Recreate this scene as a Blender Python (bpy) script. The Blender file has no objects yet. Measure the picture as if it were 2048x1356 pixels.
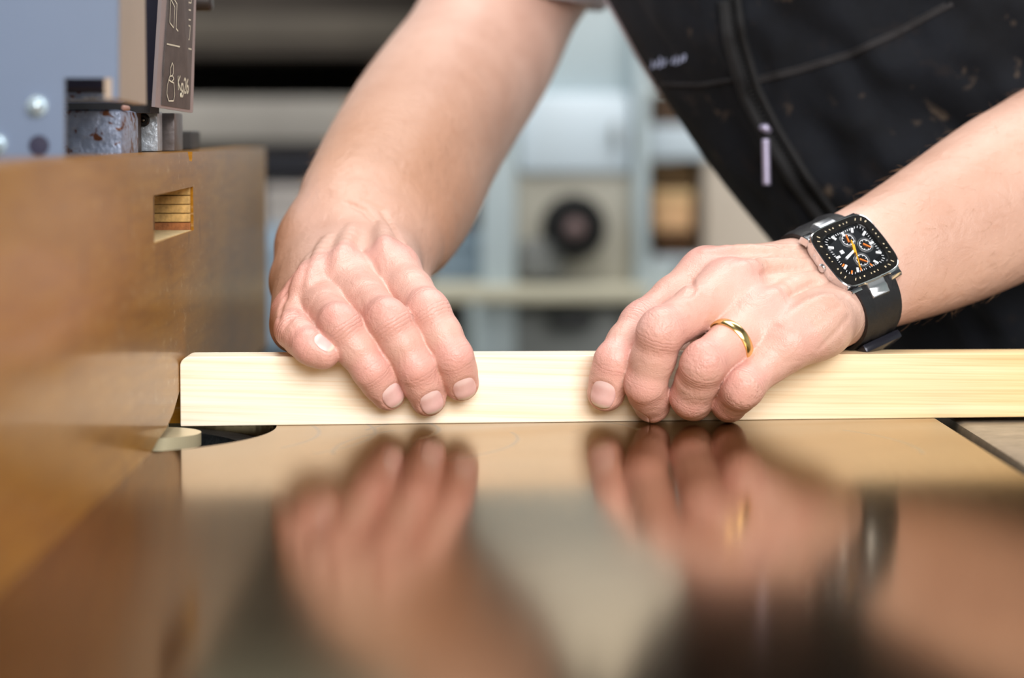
import bpy, bmesh, math, random
import numpy as np
from mathutils import Vector, Matrix

random.seed(7); np.random.seed(7)
SC = bpy.context.scene
COL = SC.collection

# ------------------------------------------------------------------ camera
FPX, CX, CY = 5000.0, 1024.0, 678.0          # focal length and centre in pixels of the 2048x1356 frame
PITCH = math.atan((CY - 270.0) / FPX)        # horizon lies at row 270
YAW = math.atan((CX - 990.0) / FPX)          # the fence direction (+Y) vanishes at column 990
_fw = np.array([math.sin(YAW) * math.cos(PITCH), math.cos(YAW) * math.cos(PITCH), -math.sin(PITCH)])
_rt = np.array([math.cos(YAW), -math.sin(YAW), 0.0])
_up = np.cross(_rt, _fw)
def ray(px, py):
    return _fw + _rt * ((px - CX) / FPX) + _up * ((CY - py) / FPX)
_d = ray(361, 853)
CAM = np.array([0.0, -1.100, 1.100 * (-_d[2] / _d[1])])     # 1.1 m in front of the board, table at z = 0
def P(px, py, Y):
    """world point (m) seen at a pixel, at depth Y (mm)"""
    d = ray(px, py); t = (Y * 0.001 - CAM[1]) / d[1]
    return CAM + d * t
def M(px, py, Y):
    return P(px, py, Y) * 1000.0
def T(px, py, z=0.0):
    """point on the horizontal plane z seen at a pixel"""
    d = ray(px, py); t = (z - CAM[2]) / d[2]
    return CAM + d * t

cam_d = bpy.data.cameras.new('camera'); cam = bpy.data.objects.new('camera', cam_d); COL.objects.link(cam)
cam_d.sensor_width = 36.0; cam_d.lens = FPX / 2048.0 * 36.0; cam_d.clip_start = 0.01
cam.location = Vector(CAM)
cam.matrix_world = Matrix(((_rt[0], _up[0], -_fw[0], CAM[0]), (_rt[1], _up[1], -_fw[1], CAM[1]), (_rt[2], _up[2], -_fw[2], CAM[2]), (0, 0, 0, 1)))
cam_d.dof.use_dof = True; cam_d.dof.focus_distance = 1.118; cam_d.dof.aperture_fstop = 4.8
SC.camera = cam

# ------------------------------------------------------------------ light
SC.cycles.max_bounces = 6; SC.cycles.diffuse_bounces = 3; SC.cycles.glossy_bounces = 3; SC.cycles.transmission_bounces = 2; SC.cycles.transparent_max_bounces = 6; SC.cycles.adaptive_threshold = 0.03
SC.view_settings.view_transform = 'Standard'; SC.view_settings.look = 'None'
SC.view_settings.gamma = 1.0; SC.view_settings.use_curve_mapping = False
SC.view_settings.exposure = 0.35
w = bpy.data.worlds.new('world'); SC.world = w; w.use_nodes = True
w.node_tree.nodes['Background'].inputs[0].default_value = (0.80, 0.90, 1.0, 1); w.node_tree.nodes['Background'].inputs[1].default_value = 0.05
def area(name, loc, target, sx, sy, power, col):
    l = bpy.data.lights.new(name, 'AREA'); l.shape = 'RECTANGLE'; l.size = sx; l.size_y = sy; l.energy = power; l.color = col
    o = bpy.data.objects.new(name, l); COL.objects.link(o); o.location = loc
    o.rotation_euler = (Vector(target) - Vector(loc)).to_track_quat('-Z', 'Y').to_euler()
    return o
area('front_window', (0.75, -2.6, 1.35), (0.0, 0.1, 0.10), 2.2, 1.5, 105, (1.0, 0.98, 0.96))
area('ceiling_lamp', (-0.2, 0.1, 2.0), (0.0, 0.15, 0.0), 1.4, 0.5, 20, (1.0, 0.96, 0.90))
area('window_light', (-2.4, 1.0, 1.2), (0.2, 0.8, 0.1), 1.6, 1.3, 26, (0.80, 0.90, 1.0))
area('ceiling_lamp_back', (0.9, 1.0, 2.2), (0.5, 2.2, 0.0), 1.8, 0.6, 30, (0.95, 0.98, 1.0))

# ------------------------------------------------------------------ helpers
MATS = {}
def nodes(name):
    m = bpy.data.materials.new(name); m.use_nodes = True
    nt = m.node_tree; b = nt.nodes['Principled BSDF']; MATS[name] = m
    return m, nt, b
def nn(nt, kind, **kw):
    n = nt.nodes.new(kind)
    for k, v in kw.items():
        if k.startswith('i_'):
            key = k[2:]; key = int(key) if key.isdigit() else key.replace('_', ' ')
            n.inputs[key].default_value = v
        else: setattr(n, k, v)
    return n
def ramp(nt, stops, fac=None, interp='LINEAR'):
    r = nt.nodes.new('ShaderNodeValToRGB'); r.color_ramp.interpolation = interp
    e = r.color_ramp.elements
    while len(e) < len(stops): e.new(0.5)
    for i, (p, c) in enumerate(stops):
        e[i].position = p; e[i].color = tuple(c) + (1,) if len(c) == 3 else c
    if fac is not None: nt.links.new(fac, r.inputs[0])
    return r
def math_n(nt, op, a, b=None, c=None):
    n = nt.nodes.new('ShaderNodeMath'); n.operation = op
    for i, v in enumerate((a, b, c)):
        if v is None: continue
        if isinstance(v, (int, float)): n.inputs[i].default_value = v
        else: nt.links.new(v, n.inputs[i])
    return n.outputs[0]
def mix_rgb(nt, fac, a, b, blend='MIX'):
    n = nt.nodes.new('ShaderNodeMix'); n.data_type = 'RGBA'; n.blend_type = blend
    for i, v in ((0, fac), (6, a), (7, b)):
        if isinstance(v, (int, float)): n.inputs[i].default_value = v
        elif isinstance(v, tuple): n.inputs[i].default_value = v if len(v) == 4 else v + (1,)
        else: nt.links.new(v, n.inputs[i])
    return n.outputs[2]
def coords(nt, scale=(1, 1, 1), rot=(0, 0, 0), loc=(0, 0, 0)):
    tc = nt.nodes.new('ShaderNodeTexCoord'); mp = nt.nodes.new('ShaderNodeMapping')
    mp.inputs['Scale'].default_value = scale; mp.inputs['Rotation'].default_value = rot; mp.inputs['Location'].default_value = loc
    nt.links.new(tc.outputs['Object'], mp.inputs['Vector'])
    return mp.outputs[0]
def noise(nt, vec, scale, detail=4, rough=0.5, dist=0.0):
    n = nn(nt, 'ShaderNodeTexNoise'); n.inputs['Scale'].default_value = scale; n.inputs['Detail'].default_value = detail
    n.inputs['Roughness'].default_value = rough; n.inputs['Distortion'].default_value = dist
    if vec is not None: nt.links.new(vec, n.inputs['Vector'])
    return n.outputs['Fac']
def bump(nt, b, height, strength, dist, prev=None):
    n = nt.nodes.new('ShaderNodeBump'); n.inputs['Strength'].default_value = strength; n.inputs['Distance'].default_value = dist
    nt.links.new(height, n.inputs['Height'])
    if prev is not None: nt.links.new(prev, n.inputs['Normal'])
    if b is not None: nt.links.new(n.outputs[0], b.inputs['Normal'])
    return n.outputs[0]
def simple(name, col, rough=0.5, metal=0.0, vary=0.12, scale=30.0, bumpy=0.0, **kw):
    """plain coloured material with a little procedural mottling and relief"""
    m, nt, b = nodes(name)
    v = coords(nt); f = noise(nt, v, scale, 5, 0.6)
    r = ramp(nt, [(0.3, tuple(c * (1 - vary) for c in col)), (0.7, tuple(min(1, c * (1 + vary)) for c in col))], f)
    nt.links.new(r.outputs[0], b.inputs['Base Color'])
    b.inputs['Roughness'].default_value = rough; b.inputs['Metallic'].default_value = metal
    for k, x in kw.items(): b.inputs[k.replace('_', ' ')].default_value = x
    if bumpy: bump(nt, b, f, 1.0, bumpy)
    return m

def tag(o, label=None, cat=None, group=None, kind=None):
    if label: o['label'] = label
    if cat: o['category'] = cat
    if group: o['group'] = group
    if kind: o['kind'] = kind
    return o
def empty(name, loc=(0, 0, 0), label=None, cat=None, group=None, kind=None):
    o = bpy.data.objects.new(name, None); COL.objects.link(o); o.location = Vector(loc); o.empty_display_size = 0.02
    return tag(o, label, cat, group, kind)
def mesh_obj(name, verts, faces, mat, parent=None, smooth=False, loc=None):
    """verts in world metres; the object's origin is put at loc (or the centre)"""
    v = np.asarray(verts, float).reshape(-1, 3)
    c = np.asarray(loc, float) if loc is not None else (v.min(0) + v.max(0)) / 2
    me = bpy.data.meshes.new(name); me.from_pydata([tuple(x) for x in (v - c)], [], [tuple(int(i) for i in f) for f in faces])
    me.update()
    if smooth:
        me.polygons.foreach_set('use_smooth', [True] * len(me.polygons))
    me.materials.append(mat)
    o = bpy.data.objects.new(name, me); COL.objects.link(o)
    if parent is not None:
        o.parent = parent; o.location = Vector(c) - world_loc(parent)
    else: o.location = Vector(c)
    return o
def world_loc(o):
    l = Vector(o.location)
    while o.parent is not None:
        o = o.parent; l = l + Vector(o.location)
    return l
class G:
    """collects geometry"""
    def __init__(s): s.v = []; s.f = []
    def add(s, v, f):
        n = len(s.v); s.v += [tuple(float(c) for c in x) for x in v]; s.f += [tuple(i + n for i in q) for q in f]; return s
    def bevbox(s, lo, hi, bev=0.0, frame=None):
        bm = bmesh.new(); bmesh.ops.create_cube(bm, size=1.0)
        lo = np.array(lo, float); hi = np.array(hi, float)
        for q in bm.verts: q.co = Vector((lo + hi) / 2 + np.array(q.co) * (hi - lo))
        if bev > 0: bmesh.ops.bevel(bm, geom=list(bm.edges), offset=bev, segments=2, profile=0.6, affect='EDGES')
        return s.bm(bm, frame)
    def bm(s, bm, frame=None):
        bm.verts.index_update()
        v = [np.array(q.co) for q in bm.verts]
        if frame is not None: v = [frame(x) for x in v]
        f = [[q.index for q in p.verts] for p in bm.faces]; bm.free()
        return s.add(v, f)
    def cyl(s, p0, p1, r0, r1=None, n=24, caps=True, bev=0.0):
        r1 = r0 if r1 is None else r1
        p0 = np.array(p0, float); p1 = np.array(p1, float); ax = p1 - p0; L = np.linalg.norm(ax); ax = ax / L
        prof = [(0, r0), (L, r1)] if bev <= 0 else [(0, r0 - bev), (bev * .3, r0 - bev * .3), (bev, r0), (L - bev, r1), (L - bev * .3, r1 - bev * .3), (L, r1 - bev)]
        return s.lathe(p0, ax, prof, n, caps)
    def lathe(s, p0, ax, prof, n=24, caps=True):
        p0 = np.array(p0, float); ax = np.array(ax, float); ax /= np.linalg.norm(ax)
        u = np.cross(ax, [0, 0, 1.0] if abs(ax[2]) < .9 else [1.0, 0, 0]); u /= np.linalg.norm(u); w_ = np.cross(ax, u)
        v = []; f = []
        for (h, r) in prof:
            for k in range(n):
                a = 2 * math.pi * k / n; v.append(p0 + ax * h + (u * math.cos(a) + w_ * math.sin(a)) * r)
        for i in range(len(prof) - 1):
            for k in range(n):
                f.append((i * n + k, i * n + (k + 1) % n, (i + 1) * n + (k + 1) % n, (i + 1) * n + k))
        if caps:
            f.append(tuple(range(n))[::-1]); f.append(tuple((len(prof) - 1) * n + k for k in range(n)))
        return s.add(v, f)
    def tube(s, pts, r, n=8, closed=False):
        pts = [np.array(p, float) for p in pts]; m = len(pts); v = []; f = []; prevu = None
        rr = r if hasattr(r, '__len__') else [r] * m
        for i, p in enumerate(pts):
            t = pts[(i + 1) % m] - pts[i - 1] if closed else pts[min(i + 1, m - 1)] - pts[max(i - 1, 0)]
            t = t / (np.linalg.norm(t) + 1e-12)
            if prevu is None:
                u = np.cross(t, [0, 0, 1.0] if abs(t[2]) < .9 else [1.0, 0, 0])
            else: u = prevu - t * np.dot(prevu, t)
            u /= np.linalg.norm(u); prevu = u; w_ = np.cross(t, u)
            for k in range(n):
                a = 2 * math.pi * k / n; v.append(p + (u * math.cos(a) + w_ * math.sin(a)) * rr[i])
        for i in range(m if closed else m - 1):
            for k in range(n):
                j = (i + 1) % m
                f.append((i * n + k, i * n + (k + 1) % n, j * n + (k + 1) % n, j * n + k))
        if not closed:
            f.append(tuple(range(n))[::-1]); f.append(tuple((m - 1) * n + k for k in range(n)))
        return s.add(v, f)
    def prism(s, poly, axis, thick):
        """closed polygon (3D points), extruded by vector axis*thick"""
        a = np.array(axis, float) * thick; n = len(poly)
        v = [np.array(p, float) for p in poly] + [np.array(p, float) + a for p in poly]
        f = [tuple(range(n))[::-1], tuple(range(n, 2 * n))] + [(i, (i + 1) % n, n + (i + 1) % n, n + i) for i in range(n)]
        return s.add(v, f)
    def build(s, name, mat, parent=None, smooth=False, loc=None, autosmooth=None):
        o = mesh_obj(name, s.v, s.f, mat, parent, smooth, loc)
        bm = bmesh.new(); bm.from_mesh(o.data); bmesh.ops.recalc_face_normals(bm, faces=list(bm.faces))
        if autosmooth is not None:
            for e in bm.edges:
                if len(e.link_faces) == 2 and e.calc_face_angle(0) > autosmooth: e.smooth = False
            for p in bm.faces: p.smooth = True
        bm.to_mesh(o.data); bm.free()
        return o
# ------------------------------------------------------------------ the person's body: one distance field, one skin
def unit(v):
    v = np.asarray(v, float); return v / np.linalg.norm(v)
class Cone:
    """round cone; optional flattening: thinner by factor fl along fn"""
    def __init__(s, a, b, ra, rb, fn=None, fl=1.0):
        s.a = np.asarray(a, float); s.b = np.asarray(b, float); s.ra = ra; s.rb = rb
        s.fn = None if fn is None else unit(fn); s.fl = fl
        s.c = (s.a + s.b) / 2; s.R = np.linalg.norm(s.b - s.a) / 2 + max(ra, rb)
    def __call__(s, p):
        d = s.b - s.a; L2 = d @ d
        q = p - s.a
        t = np.minimum(np.maximum((q @ d) / L2, 0), 1)
        q = q - t[:, None] * d
        if s.fn is not None:
            h = q @ s.fn; q = q + (h * (s.fl - 1))[:, None] * s.fn
        return np.sqrt(np.einsum('ij,ij->i', q, q)) - (s.ra + (s.rb - s.ra) * t)
def smin(a, b, k):
    h = np.maximum(k - np.abs(a - b), 0) / k
    return np.minimum(a, b) - h * h * k * 0.25
FAR = 60.0
class Group:
    """smooth union of cones; cones out of reach of a batch of points are skipped"""
    def __init__(s, cones, k):
        s.cones = cones; s.k = k
        s.c = np.mean([c.c for c in cones], 0); s.R = max(np.linalg.norm(c.c - s.c) + c.R for c in cones)
        s.A = np.array([c.a for c in cones]); s.D = np.array([c.b - c.a for c in cones]); s.L2 = (s.D ** 2).sum(1) + 1e-9; s.rm = np.array([max(c.ra, c.rb) for c in cones])
    def __call__(s, p, ball=None):
        c0, r0 = ball if ball is not None else ball_of(p)
        q = c0 - s.A; t = np.clip((q * s.D).sum(1) / s.L2, 0, 1); q = q - t[:, None] * s.D
        dist = np.sqrt((q * q).sum(1)) - s.rm - r0
        out = None
        for i in np.where(dist < 1.3 * s.k + 4)[0]:
            d = s.cones[i](p); out = d if out is None else smin(out, d, s.k)
        return np.full(len(p), FAR) if out is None else out
def ball_of(p):
    c0 = (p.min(0) + p.max(0)) / 2; q = p - c0; return c0, math.sqrt((q * q).sum(1).max())
def smooth_chain(pts, sub=4):
    """Catmull-Rom through (point, radius) controls, as a chain of cones"""
    q = [np.append(np.asarray(p, float), r) for p, r in pts]; out = []; n = len(q)
    for i in range(n - 1):
        a, b_, c, d = q[max(i - 1, 0)], q[i], q[i + 1], q[min(i + 2, n - 1)]
        for k in range(sub):
            t = k / sub
            out.append(.5 * (2 * b_ + (c - a) * t + (2 * a - 5 * b_ + 4 * c - d) * t * t + (3 * b_ - a - 3 * c + d) * t ** 3))
    out.append(q[-1])
    return chain([(x[:3], x[3]) for x in out])
def chain(pts, fn=None, fl=1.0):
    """pts: list of (point, radius)"""
    return [Cone(pts[i][0], pts[i + 1][0], pts[i][1], pts[i + 1][1], fn, fl) for i in range(len(pts) - 1)]
class Finger:
    def __init__(s, js, rs, dorsal, nail=True, nail_w=1.0, nail_dorsal=None, waist=1.02, nail_len=1.0, nail_shift=0.0):
        s.j = [np.asarray(x, float) for x in js]; s.r = rs; s.dorsal = unit(dorsal)
        pts = []
        for i in range(3):
            a, b = s.j[i], s.j[i + 1]; ra, rb = rs[i], rs[i + 1]
            pts.append((a, ra))
            wr = (ra + rb) / 2 * (waist if i < 2 else 1.0)
            pts.append((a * .5 + b * .5, wr))
        pts.append((s.j[3], rs[3]))
        cones = chain(pts)
        # dorsal knuckle caps, palmar pulp
        for i, e in ((1, .3),):
            d = s.dors(i); cones.append(Cone(s.j[i] + d * (rs[i] * .20 + e * .25) - s.ax(i) * 2.2, s.j[i] + d * (rs[i] * .20 + e * .25) + s.ax(i) * 2.2, rs[i] * .86, rs[i] * .86))
        s.g = Group(cones, 3.0)
        s.cum = [0.0]
        for i in range(3): s.cum.append(s.cum[-1] + np.linalg.norm(s.j[i + 1] - s.j[i]))
        s.nail = nail; s.nail_dorsal = nail_dorsal; s.nw = nail_w; s.nl = nail_len; s.ns = nail_shift
    def ax(s, i):
        if i == 0: return unit(s.j[1] - s.j[0])
        if i >= 3: return unit(s.j[3] - s.j[2])
        return unit(unit(s.j[i + 1] - s.j[i]) + unit(s.j[i] - s.j[i - 1]))
    def dors(s, i):
        t = s.ax(i); d = s.dorsal - t * (s.dorsal @ t); return unit(d)
    def nail_frame(s):
        t = unit(s.j[3] - s.j[2]); d = s.dorsal if s.nail_dorsal is None else unit(s.nail_dorsal)
        d = unit(d - t * (d @ t)); w_ = np.cross(t, d)
        c = s.j[3] - t * (s.r[3] * (.12 - s.ns))
        return c, t, w_, d
    def nail_mask(s, p):
        c, t, w_, d = s.nail_frame(); q = p - c
        hw = s.r[3] * .66 * s.nw; hl = s.r[3] * .80 * s.nl
        u = (q @ t) / hl; v = (q @ w_) / hw
        e = (np.abs(u) ** 2.3 + np.abs(v) ** 2.5) ** (1 / 2.4)
        return np.clip((1.13 - e) / 0.16, 0, 1) * (q @ d > 0)
    def __call__(s, p, ball=None):
        d = s.g(p, ball)
        if s.nail:
            near = d < 6
            if near.any():
                m = s.nail_mask(p[near])
                d[near] = d[near] + 0.55 * m
        return d
    def param(s, p):
        """arc length (mm), distance from the axis, dorsal cosine"""
        best = np.full(len(p), 1e9); S = np.zeros(len(p)); C = np.zeros(len(p))
        for i in range(3):
            a, b = s.j[i], s.j[i + 1]; d = b - a; L = np.linalg.norm(d); t = ((p - a) @ d) / L ** 2
            tc = np.clip(t, 0 if i else -0.6, 1 if i < 2 else 1.8)
            q = p - a - np.clip(t, 0, 1)[:, None] * d; dist = np.sqrt((q * q).sum(1))
            m = dist < best
            best[m] = dist[m]; S[m] = s.cum[i] + tc[m] * L
            dd = unit(s.dorsal - d / L * (s.dorsal @ d) / L); C[m] = (q[m] @ dd) / (dist[m] + 1e-6)
        return S, best, C
class Arm:
    def __init__(s, fingers, palm, arm, kpf=7.0, kpa=14.0):
        s.f = fingers; s.palm = palm; s.arm = arm; s.kpf = kpf; s.kpa = kpa; s.ridges = None; s.grooves = None
    def __call__(s, p):
        ball = ball_of(p)
        pal = s.palm(p, ball); arm = s.arm(p, ball)
        base = smin(pal, arm, s.kpa); F = None
        for f in s.f:
            if np.linalg.norm(f.g.c - ball[0]) - f.g.R - ball[1] > 10: continue
            d = f(p, ball); F = d if F is None else smin(F, d, 1.0)
        d = base if F is None else smin(base, F, s.kpf)
        if s.ridges is not None: d = smin(d, s.ridges(p, ball), 4.5)
        if s.grooves is not None: d = -smin(-d, s.grooves(p, ball), 1.8)
        return d
    def hit(s, px, py, up=0.0):
        """point of the skin seen at a pixel, lifted towards the viewer by up (mm)"""
        d = ray(px, py); d = d / np.linalg.norm(d); t = 1000.0
        for _ in range(90):
            v = s((CAM * 1000 + d * t)[None])[0]
            if v > 40: v = 12
            t += v * .8
            if abs(v) < .02 or t > 2200: break
        return None if t > 2200 else CAM * 1000 + d * (t - up)
    def trace(s, pts, r, up):
        out = []
        for i in range(len(pts) - 1):
            for k in range(4):
                f = k / 4; q = s.hit(pts[i][0] * (1 - f) + pts[i + 1][0] * f, pts[i][1] * (1 - f) + pts[i + 1][1] * f, up)
                if q is not None: out.append(q)
        q = s.hit(*pts[-1], up)
        if q is not None: out.append(q)
        n = len(out); rr = [r * min(1, .35 + 2.6 * min(i, n - 1 - i) / n) for i in range(n)]
        return chain([(out[i], rr[i]) for i in range(n)]) if n > 1 else []
    def detail(s, tendons, folds):
        rid = []; gro = []
        for pts, r, up in tendons: rid += s.trace(pts, r, up - 1.3)
        for pts, r, up in folds: gro += s.trace(pts, r, up + .28)
        if rid: s.ridges = Group(rid, 2.0)
        if gro: s.grooves = Group(gro, .8)

def polygonise(field, lo, hi, h, B=8):
    """sparse surface nets: returns verts (mm) and quads; open where the box cuts the field"""
    lo = np.asarray(lo, float); nb = np.ceil((np.asarray(hi) - lo) / (h * B)).astype(int)
    bi = np.stack(np.meshgrid(*[np.arange(n) for n in nb], indexing='ij'), -1).reshape(-1, 3)
    keep = []
    # three level pruning
    big = {}
    S = 4
    sb = np.stack(np.meshgrid(*[np.arange((n + S - 1) // S) for n in nb], indexing='ij'), -1).reshape(-1, 3)
    def val(pts):
        out = np.empty(len(pts))
        for i in range(0, len(pts), 256): out[i:i + 256] = field(pts[i:i + 256])
        return out
    cen = lo + (sb + .5) * h * B * S
    d = val(cen); sb = sb[np.abs(d) < h * B * S * .87 + 4]
    off = np.stack(np.meshgrid(*[np.arange(S)] * 3, indexing='ij'), -1).reshape(-1, 3)
    bi = (sb[:, None] * S + off[None]).reshape(-1, 3); bi = bi[(bi < nb).all(1)]
    d = val(lo + (bi + .5) * h * B); bi = bi[np.abs(d) < h * B * .87 + 2.0]
    g = np.stack(np.meshgrid(*[np.arange(B + 1)] * 3, indexing='ij'), -1)
    gl = g.reshape(-1, 3)
    N = nb * B + 2
    def flat(c): return (c[..., 0] * N[1] + c[..., 1]) * N[2] + c[..., 2]
    cellid = []; cellv = []; edges = []
    CH = 12
    corner = [(0, 0, 0), (1, 0, 0), (0, 1, 0), (1, 1, 0), (0, 0, 1), (1, 0, 1), (0, 1, 1), (1, 1, 1)]
    ced = [(0, 1), (2, 3), (4, 5), (6, 7), (0, 2), (1, 3), (4, 6), (5, 7), (0, 4), (1, 5), (2, 6), (3, 7)]
    for i in range(len(bi)):
        b = bi[i]
        pts = lo + (gl + b * B) * h
        D = field(pts).reshape(B + 1, B + 1, B + 1)
        if D.min() > 0 or D.max() < 0: continue
        s = D < 0
        cs = [D[c[0]:c[0] + B, c[1]:c[1] + B, c[2]:c[2] + B] for c in corner]
        cnt = sum((x < 0).astype(np.int8) for x in cs)
        act = (cnt > 0) & (cnt < 8)
        ia = np.argwhere(act)
        if len(ia) == 0: continue
        cv = np.stack([x[act] for x in cs], 1)
        acc = np.zeros((len(ia), 3)); n = np.zeros(len(ia))
        for (e0, e1) in ced:
            v0, v1 = cv[:, e0], cv[:, e1]; m = (v0 < 0) != (v1 < 0)
            t = np.where(m, v0 / np.where(m, v0 - v1, 1), 0)
            pt = np.array(corner[e0]) + t[:, None] * (np.array(corner[e1]) - np.array(corner[e0]))
            acc += pt * m[:, None]; n += m
        cellv.append(lo + (ia + b * B + acc / n[:, None]) * h)
        cellid.append(flat(ia + b * B))
        for ax in range(3):
            sl0 = [slice(0, B)] * 3; sl1 = [slice(0, B)] * 3; sl1[ax] = slice(1, B + 1)
            x0 = s[tuple(sl0)]; x1 = s[tuple(sl1)]
            e = np.argwhere(x0 != x1)
            if len(e):
                edges.append(np.concatenate([e + b * B, np.full((len(e), 1), ax), x0[tuple(e.T)][:, None].astype(int)], 1))
    cid = np.concatenate(cellid); cv = np.concatenate(cellv); o = np.argsort(cid); cid = cid[o]; cv = cv[o]
    E = np.concatenate(edges)
    quads = []
    for ax in range(3):
        e = E[E[:, 3] == ax]; u, v = [(1, 2), (2, 0), (0, 1)][ax]
        q = []; ok = np.ones(len(e), bool)
        for du, dv in ((0, 0), (-1, 0), (-1, -1), (0, -1)):
            c = e[:, :3].copy(); c[:, u] += du; c[:, v] += dv
            bad = (c < 0).any(1); f = flat(np.maximum(c, 0)); k = np.searchsorted(cid, f); k = np.minimum(k, len(cid) - 1)
            ok &= (cid[k] == f) & ~bad; q.append(k)
        q = np.stack(q, 1); fl = e[:, 4] == 0
        q[fl] = q[fl][:, ::-1]
        quads.append(q[ok])
    return cv, np.concatenate(quads)
def evalf(field, p, ch=4000):
    o = np.argsort(np.round(p[:, 0] / 12).astype(int) * 1000000 + np.round(p[:, 1] / 12).astype(int) * 1000 + np.round(p[:, 2] / 12).astype(int), kind='stable')
    out = np.empty(len(p))
    for i in range(0, len(p), 400):
        k = o[i:i + 400]; out[k] = field(p[k])
    return out
def project(field, v, it=1, e=0.25):
    for _ in range(it):
        d = evalf(field, v)
        gr = np.stack([evalf(field, v + np.eye(3)[k] * e) - d for k in range(3)], 1) / e
        L = np.maximum((gr * gr).sum(1), 0.15)
        v = v - gr * np.clip(d, -1, 1)[:, None] / L[:, None]
    return v

# --- arm at the image's left (the person's right hand, fingers over the board's top edge)
fR = [
  Finger([M(785, 540, 46), M(857, 625, 3), M(907, 714, -4), M(922, 766, 3)], [10.6, 9.2, 8.4, 8.0], (0.25, -1, 0.55), nail_dorsal=(.08, -1, .25)),
  Finger([M(684, 560, 44), M(776, 644, -3), M(832, 736, -5.5), M(856, 796, 1.8)], [10.8, 9.4, 8.6, 8.1], (0.1, -1, 0.6), nail_dorsal=(.12, -1, .2)),
  Finger([M(626, 592, 40), M(680, 652, -4), M(743, 740, -6), M(776, 786, .5)], [10.2, 9.0, 8.3, 7.8], (-0.05, -1, 0.6), nail_dorsal=(.15, -1, .25)),
  Finger([M(592, 626, 36), M(588, 662, 8), M(618, 692, -6.5), M(648, 707, -8)], [8.8, 7.9, 7.4, 6.9], (-0.3, -1, 0.5), nail_dorsal=(.2, -.8, .9), nail_w=.85, nail_len=.85),
]
def web(f0, f1, t0, t1, r, drop):
    a = f0.j[0] + (f0.j[1] - f0.j[0]) * t0; b_ = f1.j[0] + (f1.j[1] - f1.j[0]) * t1
    d = unit(f0.dorsal + f1.dorsal); return chain([(a - d * drop, r), (b_ - d * drop, r)])
palR = Group(
  chain([(M(782, 536, 48), 11.5), (M(765, 490, 108), 16)]) + chain([(M(684, 556, 46), 12), (M(714, 474, 112), 17)]) +
  chain([(M(628, 590, 44), 11.5), (M(668, 484, 110), 16)]) + chain([(M(592, 630, 44), 10.5), (M(628, 508, 106), 15)]) +
  chain([(M(588, 660, 50), 10.5), (M(606, 565, 98), 14), (M(645, 486, 118), 15)]) +
  chain([(M(790, 560, 70), 11), (M(780, 520, 112), 16)]) +
  web(fR[0], fR[1], .08, .08, 8.5, 1.0) + web(fR[1], fR[2], .08, .08, 8.5, 1.0) + web(fR[2], fR[3], .05, .05, 8.0, 1.0) +
  web(fR[0], fR[1], .36, .40, 5.5, 3.0) + web(fR[1], fR[2], .40, .42, 5.5, 3.0) + web(fR[2], fR[3], .36, .36, 5.0, 3.0) +
  chain([(M(775, 520, 115), 15), (M(815, 610, 100), 13), (M(835, 675, 72), 10.5), (M(850, 712, 58), 9)]) +      # thumb, behind the board
  chain([(M(690, 600, 62), 12), (M(710, 540, 105), 16)]), 9.0)
armR = Group(
  smooth_chain([(M(735, 462, 120), 22), (M(797, 350, 190), 32), (M(868, 232, 270), 37.5), (M(955, 108, 340), 38), (M(1015, -12, 378), 36.5), (M(1125, -200, 395), 45), (M(1235, -390, 410), 52), (M(1300, -500, 415), 54)]) +
  smooth_chain([(M(674, 434, 120), 17), (M(752, 326, 188), 22), (M(822, 230, 262), 24), (M(900, 130, 325), 24)]) +
  smooth_chain([(M(800, 490, 128), 17), (M(846, 404, 188), 22), (M(888, 280, 270), 25), (M(955, 152, 340), 27), (M(1020, 30, 372), 26)]) +
  [Cone(M(605, 487, 118), M(614, 478, 122), 10.5, 10.5)], 16.0)
R_ = Arm(fR, palR, armR, 7.5, 15.0)
R_.detail(
  [([(772, 512), (768, 480), (765, 450)], 3.2, -1.6), ([(676, 535), (690, 495), (706, 455)], 3.2, -1.6), ([(618, 572), (634, 525), (656, 478)], 3.0, -1.6), ([(590, 600), (603, 555), (622, 515)], 2.6, -1.4)],
  [([(726, 398), (764, 418), (783, 450), (798, 476), (816, 492)], 1.2, .75), ([(690, 402), (728, 418), (752, 446)], 1.2, .9),
   
   ([(566, 590), (580, 560), (600, 540)], 1.1, .75), ([(724, 500), (742, 520), (756, 548)], 1.1, .7), ([(556, 640), (562, 610), (574, 588)], 1.1, .7), ([(566, 655), (580, 632), (604, 622)], 1.1, .6)])

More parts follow.
